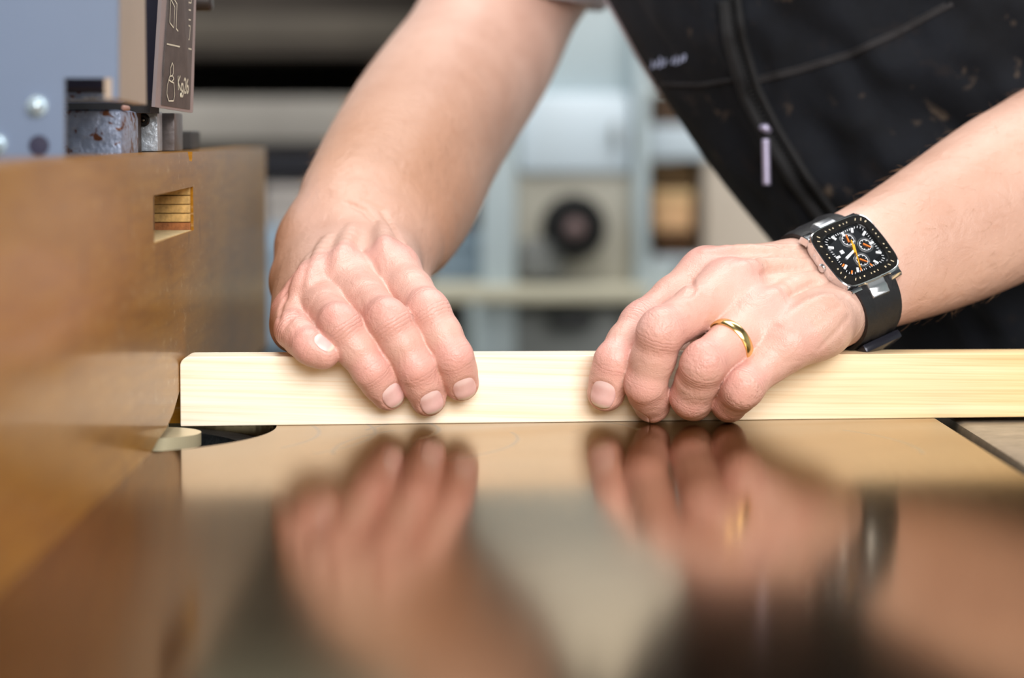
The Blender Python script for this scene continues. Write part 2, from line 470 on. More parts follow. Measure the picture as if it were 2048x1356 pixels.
# --- arm at the image's right (the person's left hand, watch and ring)
WC = M(1711, 498, 38)                                     # centre of the watch glass
w_a = unit((26, 15, 9.7)); w_s = np.array([16.4, -13.3, -23.4]); w_s = unit(w_s - w_a * (w_s @ w_a)); w_n = np.cross(w_s, w_a)
if w_n[1] > 0: w_n = -w_n
wc = WC - 27.5 * w_n                                      # wrist centre
cb = wc - 22 * w_a
fL = [
  Finger([M(1415, 548, 44), M(1284, 648, 20), M(1228, 722, 4.5), M(1212, 785, 8.3)], [11.0, 9.4, 8.5, 8.5], (-0.55, -1, 0.5), nail_dorsal=(-.22, -1, .12)),
  Finger([M(1464, 574, 24), M(1322, 664, -8), M(1291, 768, -2), M(1304, 809, 10.5)], [11.3, 9.9, 9.0, 8.3], (-0.5, -1, 0.35), nail_dorsal=(-1, -.75, -.35), nail_w=.9),
  Finger([M(1526, 636, 12), M(1408, 728, -12), M(1382, 793, 0), M(1388, 806, 11)], [11.0, 9.6, 9.0, 8.2], (-0.4, -1, 0.35), nail=False),
  Finger([M(1562, 682, 8), M(1487, 776, -10), M(1459, 803, 3), M(1458, 813, 14)], [10.0, 8.6, 7.8, 7.2], (-0.2, -1, 0.3), nail=False),
]
palL = Group(
  chain([(M(1415, 546, 46), 11.0), (cb - 15 * w_s, 15)]) + chain([(M(1464, 572, 28), 11.5), (cb - 5 * w_s, 16)]) +
  chain([(M(1526, 634, 14), 11.5), (cb + 6 * w_s, 16)]) + chain([(M(1562, 682, 6), 10.5), (cb + 16 * w_s, 14)]) +
  chain([(M(1578, 688, 1.5), 11.2), (M(1640, 652, 12.5), 12.8), (wc + 14 * w_s, 14)]) +
  chain([(M(1500, 620, 48), 12), (cb - 2 * w_s - 6 * w_n, 15)]) +
  web(fL[0], fL[1], .06, .06, 8.5, 1.0) + web(fL[1], fL[2], .06, .06, 8.5, 1.0) + web(fL[2], fL[3], .06, .06, 8.0, 1.0) +
  web(fL[0], fL[1], .36, .34, 5.5, 3.0) + web(fL[1], fL[2], .34, .34, 5.0, 4.0) + web(fL[2], fL[3], .36, .36, 5.0, 3.5) +
  chain([(M(1455, 640, 52), 9), (M(1410, 668, 50), 8)]) +
  chain([(cb - 14 * w_s - 10 * w_n, 14), (M(1500, 630, 88), 13), (M(1440, 680, 76), 10.5), (M(1395, 705, 66), 9)]), 9.0)   # thumb
armL = Group(
  smooth_chain([(wc - 11 * w_s, 13.5), (M(1838, 466, 92), 23), (M(2040, 345, 128), 30), (M(2330, 190, 190), 36), (M(2480, 120, 225), 38)]) +
  smooth_chain([(wc + 11 * w_s, 13.5), (M(1868, 510, 88), 21), (M(2060, 410, 122), 27), (M(2330, 240, 185), 33)]) +
  smooth_chain([(wc, 14.5), (M(1850, 485, 92), 26), (M(2050, 375, 125), 32)]), 14.0)
L_ = Arm(fL, palL, armL, 7.0, 14.0)
L_.detail(
  [([(1412, 508), (1500, 505), (1590, 505)], 3.2, -1.7), ([(1470, 540), (1540, 530), (1615, 528)], 3.2, -1.7), ([(1534, 598), (1590, 570), (1650, 552)], 3.0, -1.7), ([(1566, 652), (1610, 620), (1660, 595)], 2.6, -1.5)],
  [([(1500, 494), (1560, 496), (1612, 492)], 1.0, .75), ([(1505, 520), (1560, 514), (1615, 512)], 1.0, .75), ([(1520, 548), (1570, 540), (1625, 538)], 1.0, .75), ([(1580, 592), (1620, 570), (1655, 562)], 1.0, .75),
   ([(1610, 660), (1650, 628), (1680, 612)], 1.0, .75), ([(1380, 552), (1386, 575), (1378, 592)], 1.3, .7), ([(1640, 700), (1675, 665), (1700, 632)], 1.0, .75)])

HV = 0.95
def bounds(arm, extra):
    lo = np.array([1e9] * 3); hi = -lo
    for c in arm.palm.cones + arm.arm.cones + [c for f in arm.f for c in f.g.cones]:
        for q, r in ((c.a, c.ra), (c.b, c.rb)):
            lo = np.minimum(lo, q - r - 4); hi = np.maximum(hi, q + r + 4)
    return lo, hi
vR, qR = None, None
lo, hi = bounds(R_, 0); hi[2] = min(hi[2], M(1150, -240, 398)[2])
vR, qR = polygonise(R_, lo, hi, HV); vR = project(R_, vR)
lo, hi = bounds(L_, 0); hi[0] = min(hi[0], M(2240, 230, 170)[0])
vL, qL = polygonise(L_, lo, hi, HV); vL = project(L_, vL)

def attrs(arm, v):
    """skin attributes: arc length along the finger, knuckle wrinkles, redness, tan"""
    n = len(v); s = np.zeros(n); kn = np.zeros(n); red = np.zeros(n); best = np.full(n, 1e9)
    for f in arm.f:
        near = np.linalg.norm(v - f.g.c, axis=1) < f.g.R + 3
        i = np.where(near)[0]; S, d, c = f.param(v[i]); d = d - 9
        m = d < best[i]; i = i[m]; S = S[m]; c = c[m]; best[i] = d[m]
        s[i] = S
        dm = np.clip(c * 1.3 + .15, 0, 1)
        k = 0
        for j, wd, a in ((1, 6.5, 1.0), (2, 3.2, .45), (0, 7, .3)):
            k = np.maximum(k, a * np.exp(-((S - f.cum[j]) / wd) ** 2))
        kn[i] = k * dm
        r = 0
        for j, wd, a in ((0, 16, .75), (1, 14, .70), (2, 10, .80)):
            r = np.maximum(r, a * np.exp(-((S - f.cum[j]) / wd) ** 2) * (.35 + .65 * dm))
        r = np.maximum(np.maximum(r, .35), .55 * np.clip((S - f.cum[2]) / 8, 0, 1))
        red[i] = r
    fade = np.clip(1 - best / 8, 0, 1)
    return s, kn * fade, red * np.clip(1 - best / 22, 0, 1)
sR, kR, rR = attrs(R_, vR); sL, kL, rL = attrs(L_, vL)

def boundary_loop(q):
    e = np.concatenate([q[:, [0, 1]], q[:, [1, 2]], q[:, [2, 3]], q[:, [3, 0]]])
    key = np.sort(e, 1); _, idx, cnt = np.unique(key, axis=0, return_index=True, return_counts=True)
    be = e[idx[cnt == 1]]; nxt = dict((int(a), int(b)) for a, b in be)
    loops = []; left = set(nxt)
    while left:
        a = next(iter(left)); lp = []
        while a in left:
            left.discard(a); lp.append(a); a = nxt[a]
        loops.append(lp)
    main = max(loops, key=len)
    return main, [l for l in loops if l is not main and 3 <= len(l) < 40]
body_v = [vR, vL]; body_q = [list(map(tuple, qR)), list(map(tuple, qL + len(vR)))]
base_n = len(vR) + len(vL)
extra = []; extra_f = []
def loft(loop, v0, path):
    """carry the open arm end on along a path of (point, radius); returns the last ring's ids"""
    global base_n
    pts = v0; c = pts.mean(0); r0 = np.mean(np.linalg.norm(pts - c, axis=1)); ids = loop
    # plane normal of the loop
    u, sv, vt = np.linalg.svd(pts - c, full_matrices=False); nrm = vt[2]
    cur = pts - c
    for k, (p, r) in enumerate(path):
        prev = np.array(c) if k == 0 else path[k - 1][0]
        d = unit(np.asarray(p) - prev)
        if k == 0 and nrm @ d < 0: nrm = -nrm
        ax = np.cross(nrm, d); sn = np.linalg.norm(ax); ang = math.atan2(sn, nrm @ d)
        if sn > 1e-6:
            Rm = np.array(Matrix.Rotation(ang, 3, Vector(ax / sn))); cur = cur @ Rm.T
        nrm = d
        rad = np.linalg.norm(cur, axis=1, keepdims=True); cur = cur / rad * (rad * .4 + .6 * r)
        ring = cur + np.asarray(p); n = len(ring); new = list(range(base_n, base_n + n)); base_n += n; extra.append(ring)
        for i in range(n):
            j = (i + 1) % n; extra_f.append((ids[j], ids[i], new[i], new[j]))
        ids = new; last = ring
    return ids, last
lpR, gapsR = boundary_loop(qR); lpL, gapsL = boundary_loop(qL); lpL = [i + len(vR) for i in lpL]
for l in gapsR: extra_f.append(tuple(l[::-1]))
for l in gapsL: extra_f.append(tuple(i + len(vR) for i in l[::-1]))
allv = np.concatenate([vR, vL])
idA, ringA = loft(lpR, allv[lpR], [(M(1240, -400, 410), 50), (np.array([100, 430, 400.]), 56), (np.array([160, 440, 440.]), 75), (np.array([250, 430, 430.]), 95)])
idB, ringB = loft(lpL, allv[lpL], [(M(2330, 200, 188), 36), (np.array([375, 170, 170.]), 40), (np.array([410, 220, 210.]), 44), (np.array([430, 300, 320.]), 52), (np.array([420, 380, 400.]), 70), (np.array([350, 415, 425.]), 95)])
# zip the two chest rings together
def zip_rings(ia, ra, ib, rb):
    # align the start and the direction
    k = int(np.argmin(np.linalg.norm(rb - rb.mean(0) - (ra[0] - ra.mean(0)), axis=1)))
    best = None
    for rev in (False, True):
        ib2 = (ib[k:] + ib[:k]); rb2 = np.concatenate([rb[k:], rb[:k]])
        if rev: ib2 = [ib2[0]] + ib2[1:][::-1]; rb2 = np.concatenate([rb2[:1], rb2[1:][::-1]])
        t = np.linspace(0, 1, 40, endpoint=False)
        cost = np.linalg.norm((ra - ra.mean(0))[(t * len(ra)).astype(int)] - (rb2 - rb2.mean(0))[(t * len(rb2)).astype(int)], axis=1).sum()
        if best is None or cost < best[0]: best = (cost, ib2)
    ib2 = best[1]; na, nb_ = len(ia), len(ib2); i = j = 0
    while i < na or j < nb_:
        if j >= nb_ or (i < na and (i + 1) / na <= (j + 1) / nb_):
            extra_f.append((ia[(i + 1) % na], ia[i % na], ib2[j % nb_])); i += 1
        else:
            extra_f.append((ia[i % na], ib2[j % nb_], ib2[(j + 1) % nb_])); j += 1
zip_rings(idA, ringA, idB, ringB)
BV = np.concatenate([vR, vL] + extra) * 0.001
BF_quads = np.concatenate([qR, qL + len(vR)])
nx = len(BV) - len(vR) - len(vL)
a_s = np.concatenate([sR, sL, np.zeros(nx)]); a_k = np.concatenate([kR, kL, np.zeros(nx)]); a_r = np.concatenate([rR, rL, np.zeros(nx)])

# ---------------------------------------------------------------- skin
m, nt, b = nodes('skin')
def attr(name):
    n = nt.nodes.new('ShaderNodeAttribute'); n.attribute_name = name; return n.outputs['Fac']
v = coords(nt)
big = noise(nt, v, 28, 3, .5); mid = noise(nt, v, 120, 4, .6)
redf = math_n(nt, 'MULTIPLY', attr('red'), math_n(nt, 'ADD', .55, math_n(nt, 'MULTIPLY', mid, .9)))
c0 = ramp(nt, [(.30, (.565, .335, .262)), (.70, (.690, .445, .362))], big)
c1 = mix_rgb(nt, math_n(nt, 'MULTIPLY', attr('tan'), .8), c0.outputs[0], (.43, .222, .135))
c2 = mix_rgb(nt, math_n(nt, 'MINIMUM', math_n(nt, 'MULTIPLY', redf, .62), .5), c1, (.74, .310, .290))
fr = ramp(nt, [(.58, (1, 1, 1)), (.80, (.90, .82, .76))], mid)
c3 = mix_rgb(nt, .8, c2, fr.outputs[0], 'MULTIPLY')
nt.links.new(c3, b.inputs['Base Color'])
b.inputs['Subsurface Weight'].default_value = 0.0; b.inputs['Subsurface Radius'].default_value = (1.0, .35, .2); b.inputs['Subsurface Scale'].default_value = 0.0022
b.inputs['Roughness'].default_value = 0.42; b.inputs['Specular IOR Level'].default_value = 0.5
# wrinkles across the knuckles, following the finger's length
wn = noise(nt, v, 230, 2, .6)
ph = math_n(nt, 'ADD', math_n(nt, 'MULTIPLY', attr('arc'), 2 * math.pi / 1.7), math_n(nt, 'MULTIPLY', wn, 8.0))
wv = math_n(nt, 'POWER', math_n(nt, 'ABSOLUTE', math_n(nt, 'SINE', math_n(nt, 'MULTIPLY', ph, .5))), .5)
hw = math_n(nt, 'MULTIPLY', wv, attr('knuckle'))
vor = nn(nt, 'ShaderNodeTexVoronoi', feature='DISTANCE_TO_EDGE'); vor.inputs['Scale'].default_value = 900; nt.links.new(v, vor.inputs['Vector'])
# loose folds on the back of the hand and the wrist; all heights in metres
fold = noise(nt, v, 95, 4, .55, 1.2)
hm = math_n(nt, 'ADD', math_n(nt, 'MULTIPLY', hw, .00030), math_n(nt, 'ADD', math_n(nt, 'MULTIPLY', vor.outputs['Distance'], .00017), math_n(nt, 'MULTIPLY', fold, .00075)))
bump(nt, b, hm, 1.0, 1.0)
SKIN = m
SKIN.node_tree.nodes['Principled BSDF'].subsurface_method = 'RANDOM_WALK'
# nail
m, nt, b = nodes('nail_plate'); v = coords(nt)
r = ramp(nt, [(.3, (.72, .42, .40)), (.7, (.78, .50, .48))], noise(nt, v, 160, 3, .5))
c = mix_rgb(nt, math_n(nt, 'MULTIPLY', attr('moon'), .55), r.outputs[0], (.84, .66, .64))
c = mix_rgb(nt, math_n(nt, 'MULTIPLY', attr('free_edge'), .7), c, (.80, .70, .58))
nt.links.new(c, b.inputs['Base Color']); b.inputs['Roughness'].default_value = .34; pass
b.inputs['Subsurface Radius'].default_value = (1, .4, .3); b.inputs['Subsurface Scale'].default_value = .0015
NAIL = m

# how deep the skin reaches into the board, for checking
PERSON = empty('person', (0.25, 0.42, 0.0), 'person in a dark work vest leaning forward with both hands pressing on the board', 'person')
def big_mesh(name, V, quads, others, mat, parent):
    c = np.array(world_loc(parent))
    me = bpy.data.meshes.new(name)
    nq = len(quads); ls = [4] * nq + [len(f) for f in others]
    idx = np.concatenate([np.asarray(quads).reshape(-1), np.array([i for f in others for i in f], int)])
    me.vertices.add(len(V)); me.vertices.foreach_set('co', (V - c).astype(np.float32).ravel())
    me.loops.add(len(idx)); me.loops.foreach_set('vertex_index', idx.astype(np.int32))
    me.polygons.add(len(ls)); st = np.concatenate([[0], np.cumsum(ls)[:-1]])
    me.polygons.foreach_set('loop_start', st.astype(np.int32)); me.polygons.foreach_set('loop_total', np.array(ls, np.int32))
    me.update(calc_edges=True); me.validate()
    me.polygons.foreach_set('use_smooth', np.ones(len(me.polygons), bool))
    me.materials.append(mat)
    o = bpy.data.objects.new(name, me); COL.objects.link(o); o.parent = parent
    return o
BODY = big_mesh('body', BV, BF_quads, extra_f, SKIN, PERSON)
tanv = np.zeros(len(BV))
pR = M(720, 440, 120); dR = unit(M(860, 230, 270) - pR)
tanv[:len(vR)] = np.clip(((vR - pR) @ dR + 45) / 60, 0, 1) * np.clip(1.25 - ((vR - pR) @ dR) / 190, 0.15, 1)
ul = np.clip((M(640, 520, 100)[0] - vR[:, 0]) / 20, 0, 1); tanv[:len(vR)] = np.maximum(tanv[:len(vR)], ul)
tanv[len(vR):len(vR) + len(vL)] = np.clip(((vL - wc) @ w_a - 10) / 40, 0, .45)
for nm, a in (('arc', a_s), ('knuckle', a_k), ('red', a_r), ('tan', tanv)):
    at = BODY.data.attributes.new(nm, 'FLOAT', 'POINT'); at.data.foreach_set('value', a.astype(np.float32))

def make_nail(arm, f):
    c, t, w_, d = f.nail_frame(); hw = f.r[3] * .66 * f.nw; hl = f.r[3] * .80 * f.nl
    nu, nv = 15, 15; P0 = []
    for i in range(nu):
        for j in range(nv):
            x = -1 + 2 * i / (nu - 1); y = -1 + 2 * j / (nv - 1)
            # square to superellipse
            xx = x * math.sqrt(max(0, 1 - .43 * y * y)); yy = y * math.sqrt(max(0, 1 - .43 * x * x))
            P0.append(c + t * xx * hl + w_ * yy * hw)
    P0 = np.array(P0); # march down from above onto the finger (without the nail recess)
    pos = P0 + d * (f.r[3] * 1.6)
    for _ in range(30): pos = pos - d * np.maximum(f.g(pos), -1)[:, None] * .8
    u = ((P0 - c) @ t) / hl
    top = pos - d * (0.12 + 0.32 * np.clip(-u, 0, 1) ** 2)[:, None] + 0
    bot = top - d * 0.75
    V = np.concatenate([top, bot]) * .001; F = []; n = nu * nv
    for i in range(nu - 1):
        for j in range(nv - 1):
            a = i * nv + j; F.append((a, a + 1, a + nv + 1, a + nv)); F.append((n + a, n + a + nv, n + a + nv + 1, n + a + 1))
    rim = [i * nv for i in range(nu)] + [(nu - 1) * nv + j for j in range(1, nv)] + [i * nv + nv - 1 for i in range(nu - 2, -1, -1)] + [j for j in range(nv - 2, 0, -1)]
    for k in range(len(rim)):
        a, b_ = rim[k], rim[(k + 1) % len(rim)]; F.append((a, b_, n + b_, n + a))
    g = G(); g.add(V, F); o = g.build('fingernail', NAIL, BODY, autosmooth=1.0)
    at = o.data.attributes.new('free_edge', 'FLOAT', 'POINT'); at.data.foreach_set('value', np.clip((np.concatenate([u, u]) - .62) / .16, 0, 1).astype(np.float32))
    at = o.data.attributes.new('moon', 'FLOAT', 'POINT'); at.data.foreach_set('value', np.clip((-.45 - np.concatenate([u, u])) / .25, 0, 1).astype(np.float32))
    return o
for arm in (R_, L_):
    for f in arm.f:
        if f.nail: make_nail(arm, f)
# ------------------------------------------------------------------ room
def lin(r, g, b_):
    f = lambda c: (c / 255 / 12.92) if c / 255 <= .04045 else ((c / 255 + .055) / 1.055) ** 2.4
    return (f(r), f(g), f(b_))
m_wall = simple('painted_wall', lin(196, 206, 204), .8, 0, .04, 3)
m_floor = simple('concrete_floor', lin(140, 132, 122), .7, 0, .15, 4, .002)
m_dark = simple('dark_back_panel', lin(52, 44, 36), .85, 0, .25, 6)
tag(G().bevbox((-3.0, -3.2, -.95), (3.2, 3.6, -.90)).build('floor', m_floor), kind='structure')
tag(G().bevbox((-3.0, 3.4, -.90), (3.2, 3.5, 2.7)).build('wall_back', m_wall), kind='structure')
tag(G().bevbox((-3.1, -3.2, -.90), (-3.0, 3.5, 2.7)).build('wall_left', m_wall), kind='structure')
tag(G().bevbox((3.2, -3.2, -.90), (3.3, 3.5, 2.7)).build('wall_right', m_wall), kind='structure')

# ------------------------------------------------------------------ materials of the machine and the board
def pine():
    m, nt, b = nodes('pine'); v = coords(nt)
    warp = noise(nt, coords(nt, (2.0, 8, 8)), 1.0, 2, .5)
    sx = nt.nodes.new('ShaderNodeSeparateXYZ'); nt.links.new(v, sx.inputs[0])
    z = math_n(nt, 'ADD', sx.outputs[2], math_n(nt, 'MULTIPLY', math_n(nt, 'SUBTRACT', warp, .5), .012))
    z = math_n(nt, 'ADD', z, math_n(nt, 'MULTIPLY', sx.outputs[1], .35))
    cmb = nt.nodes.new('ShaderNodeCombineXYZ'); nt.links.new(math_n(nt, 'MULTIPLY', sx.outputs[0], .012), cmb.inputs[0]); nt.links.new(z, cmb.inputs[2])
    g1 = noise(nt, cmb.outputs[0], 420, 3, .6)
    g2 = noise(nt, cmb.outputs[0], 1300, 2, .5)
    gg = math_n(nt, 'ADD', math_n(nt, 'MULTIPLY', g1, .7), math_n(nt, 'MULTIPLY', g2, .3))
    # light falloff painted in: wood turns darker and yellower towards the right
    yl = nt.nodes.new('ShaderNodeMapRange'); yl.inputs[1].default_value = -.06; yl.inputs[2].default_value = .22; nt.links.new(sx.outputs[0], yl.inputs[0])
    r1 = ramp(nt, [(.34, lin(238, 212, 178)), (.50, lin(247, 231, 208)), (.62, lin(250, 238, 220))], gg)
    r2 = ramp(nt, [(.34, lin(208, 160, 84)), (.50, lin(224, 186, 114)), (.62, lin(234, 202, 138))], gg)
    c = mix_rgb(nt, yl.outputs[0], r1.outputs[0], r2.outputs[0])
    nt.links.new(c, b.inputs['Base Color']); b.inputs['Roughness'].default_value = .55
    bump(nt, b, gg, .25, .0003)
    return m
def lacquer():
    m, nt, b = nodes('lacquered_plywood'); v = coords(nt)
    st = noise(nt, coords(nt, (1, 2.0, 26)), 9, 6, .6, .4); blot = noise(nt, v, 14, 4, .6)
    r = ramp(nt, [(.25, lin(116, 72, 8)), (.55, lin(152, 102, 18)), (.8, lin(172, 126, 38))], math_n(nt, 'ADD', math_n(nt, 'MULTIPLY', st, .6), math_n(nt, 'MULTIPLY', blot, .4)))
    # pale scuffs and dark dents
    sc = ramp(nt, [(.57, (0, 0, 0)), (.70, (1, 1, 1))], noise(nt, coords(nt, (1, 26, 60)), 3.2, 6, .7))
    c = mix_rgb(nt, math_n(nt, 'MULTIPLY', sc.outputs[0], .5), r.outputs[0], lin(205, 175, 130))
    dk = ramp(nt, [(.68, (0, 0, 0)), (.74, (1, 1, 1))], noise(nt, coords(nt, (1, 30, 14)), 1.5, 2, .5))
    c = mix_rgb(nt, math_n(nt, 'MULTIPLY', dk.outputs[0], .45), c, lin(86, 52, 24))
    nt.links.new(c, b.inputs['Base Color']); b.inputs['Roughness'].default_value = .36
    b.inputs['Coat Weight'].default_value = .28; b.inputs['Coat Roughness'].default_value = .12; b.inputs['IOR'].default_value = 1.22
    bump(nt, b, st, .12, .0006)
    return m
def table_metal():
    m, nt, b = nodes('polished_table'); v = coords(nt)
    big = noise(nt, v, 9, 5, .6); fine = noise(nt, coords(nt, (60, 6, 1)), 5, 5, .65)
    r = ramp(nt, [(.3, lin(146, 122, 86)), (.7, lin(166, 142, 104))], big)
    # thin swirl scratches left by the work (arcs of circles in the table plane) and small dents
    sx = nt.nodes.new('ShaderNodeSeparateXYZ'); nt.links.new(v, sx.inputs[0])
    acc = None
    for (cx, cy, rad, wd, y0, y1) in ARCS:
        dx = math_n(nt, 'SUBTRACT', sx.outputs[0], cx); dy = math_n(nt, 'SUBTRACT', sx.outputs[1], cy)
        d = math_n(nt, 'SQRT', math_n(nt, 'ADD', math_n(nt, 'MULTIPLY', dx, dx), math_n(nt, 'MULTIPLY', dy, dy)))
        e = math_n(nt, 'SUBTRACT', 1.0, math_n(nt, 'DIVIDE', math_n(nt, 'ABSOLUTE', math_n(nt, 'SUBTRACT', d, rad)), wd)); e = math_n(nt, 'MAXIMUM', e, 0.0)
        e = math_n(nt, 'MULTIPLY', e, math_n(nt, 'GREATER_THAN', sx.outputs[1], y0)); e = math_n(nt, 'MULTIPLY', e, math_n(nt, 'LESS_THAN', sx.outputs[1], y1))
        acc = e if acc is None else math_n(nt, 'MAXIMUM', acc, e)
    spots = ramp(nt, [(.70, (0, 0, 0)), (.74, (1, 1, 1))], noise(nt, coords(nt, (34, 12, 1)), 1.2, 3, .6))
    c = mix_rgb(nt, math_n(nt, 'MULTIPLY', acc, .95), r.outputs[0], lin(70, 48, 26))
    c = mix_rgb(nt, math_n(nt, 'MULTIPLY', spots.outputs[0], .35), c, lin(96, 74, 50))
    nt.links.new(c, b.inputs['Base Color'])
    nt.links.new(math_n(nt, 'SUBTRACT', 1.0, math_n(nt, 'MULTIPLY', acc, .85)), b.inputs['Metallic']); b.inputs['Specular IOR Level'].default_value = .15; b.inputs['Specular Tint'].default_value = (.80, .75, .68, 1)
    rr = math_n(nt, 'ADD', .088, math_n(nt, 'MULTIPLY', fine, .06)); nt.links.new(rr, b.inputs['Roughness'])
    return m
def circle_arc(px0, py0, px1, py1, off):
    """arc of a circle through two table points seen at two pixels, bulging towards +X"""
    a = T(px0, py0); b_ = T(px1, py1)
    return a, b_
ARCS = []
for (pa, pb, rad) in (((628, 853), (575, 893), .10), ((740, 851), (640, 905), .12), ((865, 849), (845, 876), .07), ((1026, 866), (905, 918), .10), ((1845, 905), (1700, 862), .12), ((1275, 858), (1225, 846), .06)):
    a = T(*pa)[:2]; b_ = T(*pb)[:2]; mid_ = (a + b_) / 2; h = np.linalg.norm(b_ - a) / 2; rad = max(rad, h * 1.02)
    nrm = np.array([(b_ - a)[1], -(b_ - a)[0]]); nrm /= np.linalg.norm(nrm)
    if nrm[0] > 0: nrm = -nrm
    c = mid_ + nrm * math.sqrt(rad * rad - h * h)
    ARCS.append((c[0], c[1], rad, .0016, min(a[1], b_[1]) - .004, max(a[1], b_[1]) + .004))
m_black = simple('black_well', (.012, .011, .012), .8, 0, .3, 60)
m_steel = simple('worn_steel', lin(150, 148, 146), .32, .9, .15, 60, .0004)
m_cut = simple('cutter_steel_sheen', lin(206, 194, 160), .35, .5, .1, 40)  # cream reflection on the wing is put into the steel's colour

# ------------------------------------------------------------------ table, fence, board
p0 = T(361, 853); p1 = T(2048, 834)
bd = unit(p1 - p0); bn = np.array([-bd[1], bd[0], 0])
FX = p0[0] - .0003                                          # face of the fence
TX = T(1870, 837)[0]                                        # right edge of the table
def plate(outer, holes, to3, thick_vec, name, mat, parent=None, bev=0.0):
    """flat plate with holes: outlines in 2D, to3 maps to world, thick_vec extrudes"""
    bm = bmesh.new(); es = []
    for lp in [outer] + holes:
        vs = [bm.verts.new(Vector(to3(*q))) for q in lp]
        es += [bm.edges.new((vs[i], vs[(i + 1) % len(vs)])) for i in range(len(vs))]
    r = bmesh.ops.triangle_fill(bm, edges=es, use_beauty=True)
    fs = [f for f in bm.faces]
    ex = bmesh.ops.extrude_face_region(bm, geom=fs)
    for q in ex['geom']:
        if isinstance(q, bmesh.types.BMVert): q.co += Vector(thick_vec)
    g = G(); g.bm(bm); return g.build(name, mat, parent)
HC = np.array([-.200, -.006]); HR = .1035
circ = lambda c, r, n, a0=0: [(c[0] + r * math.cos(a0 + 2 * math.pi * k / n), c[1] + r * math.sin(a0 + 2 * math.pi * k / n)) for k in range(n)]
m_table = table_metal()
tb = empty('machine_table', (TX - .3, -.1, -.03), 'polished metal machine table reflecting the board and both hands', 'table')
top = plate([(-.62, -.80), (TX, -.80), (TX, .145), (.10, .145), (.08, .165), (.08, .36), (-.62, .36)], [circ(HC, HR, 96)], lambda x, y: (x, y, 0.0), (0, 0, -.028), 'table_top', m_table, tb)
top.data.transform(Matrix.Translation(top.location + tb.location)); top.location = -tb.location      # texture space = world
g = G(); g.lathe((HC[0], HC[1], -.06), (0, 0, 1), [(0, .0), (0, HR + .003), (.031, HR + .003)], 64, False); g.build('well', m_black, tb)
g = G(); g.lathe((HC[0], HC[1], -.010), (0, 0, 1), [(-.006, .090), (0, .090), (0, HR - .0004), (-.006, HR - .0004)], 72, False)
g.build('insert_ring', simple('dusty_insert_ring', (.014, .013, .013), .5, .3, .9, 160, .0006), tb)
g = G().bevbox((TX - .02, -.80, -.10), (TX - .002, .145, -.029)); g.build('edge_rib', m_steel, tb)
g = G().bevbox((-.55, -.60, -.90), (TX - .12, .10, -.10), .01); g.build('machine_base', simple('machine_green', lin(120, 132, 126), .5), tb)

cut = empty('cutter_head', (HC[0], HC[1], -.05), 'steel cutter head with a rounded wing poking out beneath the fence', 'cutter')
g = G(); g.cyl((HC[0], HC[1], -.058), (HC[0], HC[1], .0035), .056, bev=.003, n=48); g.build('hub', m_cut, cut, autosmooth=.6)
wing = []
for k in range(25):
    a = -math.pi / 2 + math.pi * k / 24; wing.append((-.1475 + .021 * math.cos(a), -.031 + .021 * math.sin(a)))
wing += [(-.19, -.012), (-.21, -.03), (-.19, -.055)]
g = G(); g.prism([(x, y, -.0045) for x, y in wing], (0, 0, 1), .0055); g.build('wing', m_cut, cut, autosmooth=.6)

# fence: one thick lacquered board standing on the table, mortise cut through, arch for the cutter
FH = .1208
def fy(px): return FX * FPX / (px - 990.0) + CAM[1]
my0, my1 = fy(309), fy(388)
out = [(-.78, .0)] + [(-.092, 0), (-.070, .0028), (-.045, .0045), (-.022, .0085), (-.008, .0130), (-.0005, .0155), (.012, .0155), (.0125, 0)] + [(.425, 0), (.425, FH), (fy(385) + .004, FH), (fy(385) + .002, FH - .0045), (fy(384) - .006, FH - .004), (fy(383) - .010, FH), (-.78, FH)]
mz1 = P(388, 373, my1 * 1000)[2]; mz0 = P(388, 462, my1 * 1000)[2]
fence = empty('wooden_fence', (FX - .009, -.1, 0), 'brown lacquered wooden fence board standing on the table with a square mortise hole', 'fence')
hole = [(my0, mz0), (my1, mz0 + .0004), (my1 - .0006, mz1), (my0, mz1 - .001)]
m_lac = lacquer()
fb = plate(out, [hole], lambda y, z: (FX, y, z), (-.018, 0, 0), 'fence_board', m_lac, fence)
# raw pine lining of the mortise: end wall and sill, set just inside the hole
m_raw = simple('raw_pine_end_grain', lin(196, 158, 96), .8, 0, .35, 260, .0008)
zz = np.linspace(mz0, mz1, 6)
for k in range(5):
    g = G().bevbox((FX - .0178, my1 - .0035 - (.0006 if k % 2 else 0), zz[k] + .0002), (FX - .0012, my1 - .0005, zz[k + 1] - .0001), .0004)
    g.build('ply_layer', m_raw if k != 0 else simple('reddish_ply', lin(150, 92, 48), .8, 0, .35, 300, .0008), fence)
g = G().bevbox((FX - .0178, my0 + .002, mz0), (FX - .0006, my1 - .004, mz0 + .0006)); g.build('mortise_sill', simple('pale_sill', lin(214, 186, 136), .8, 0, .2, 200), fence)

g = G().bevbox((FX - .0195, my0 - .01, mz0 - .01), (FX - .0181, my1 + .01, mz1 + .01)); g.build('mortise_backing', simple('dark_backing', lin(60, 42, 26), .8), fence)

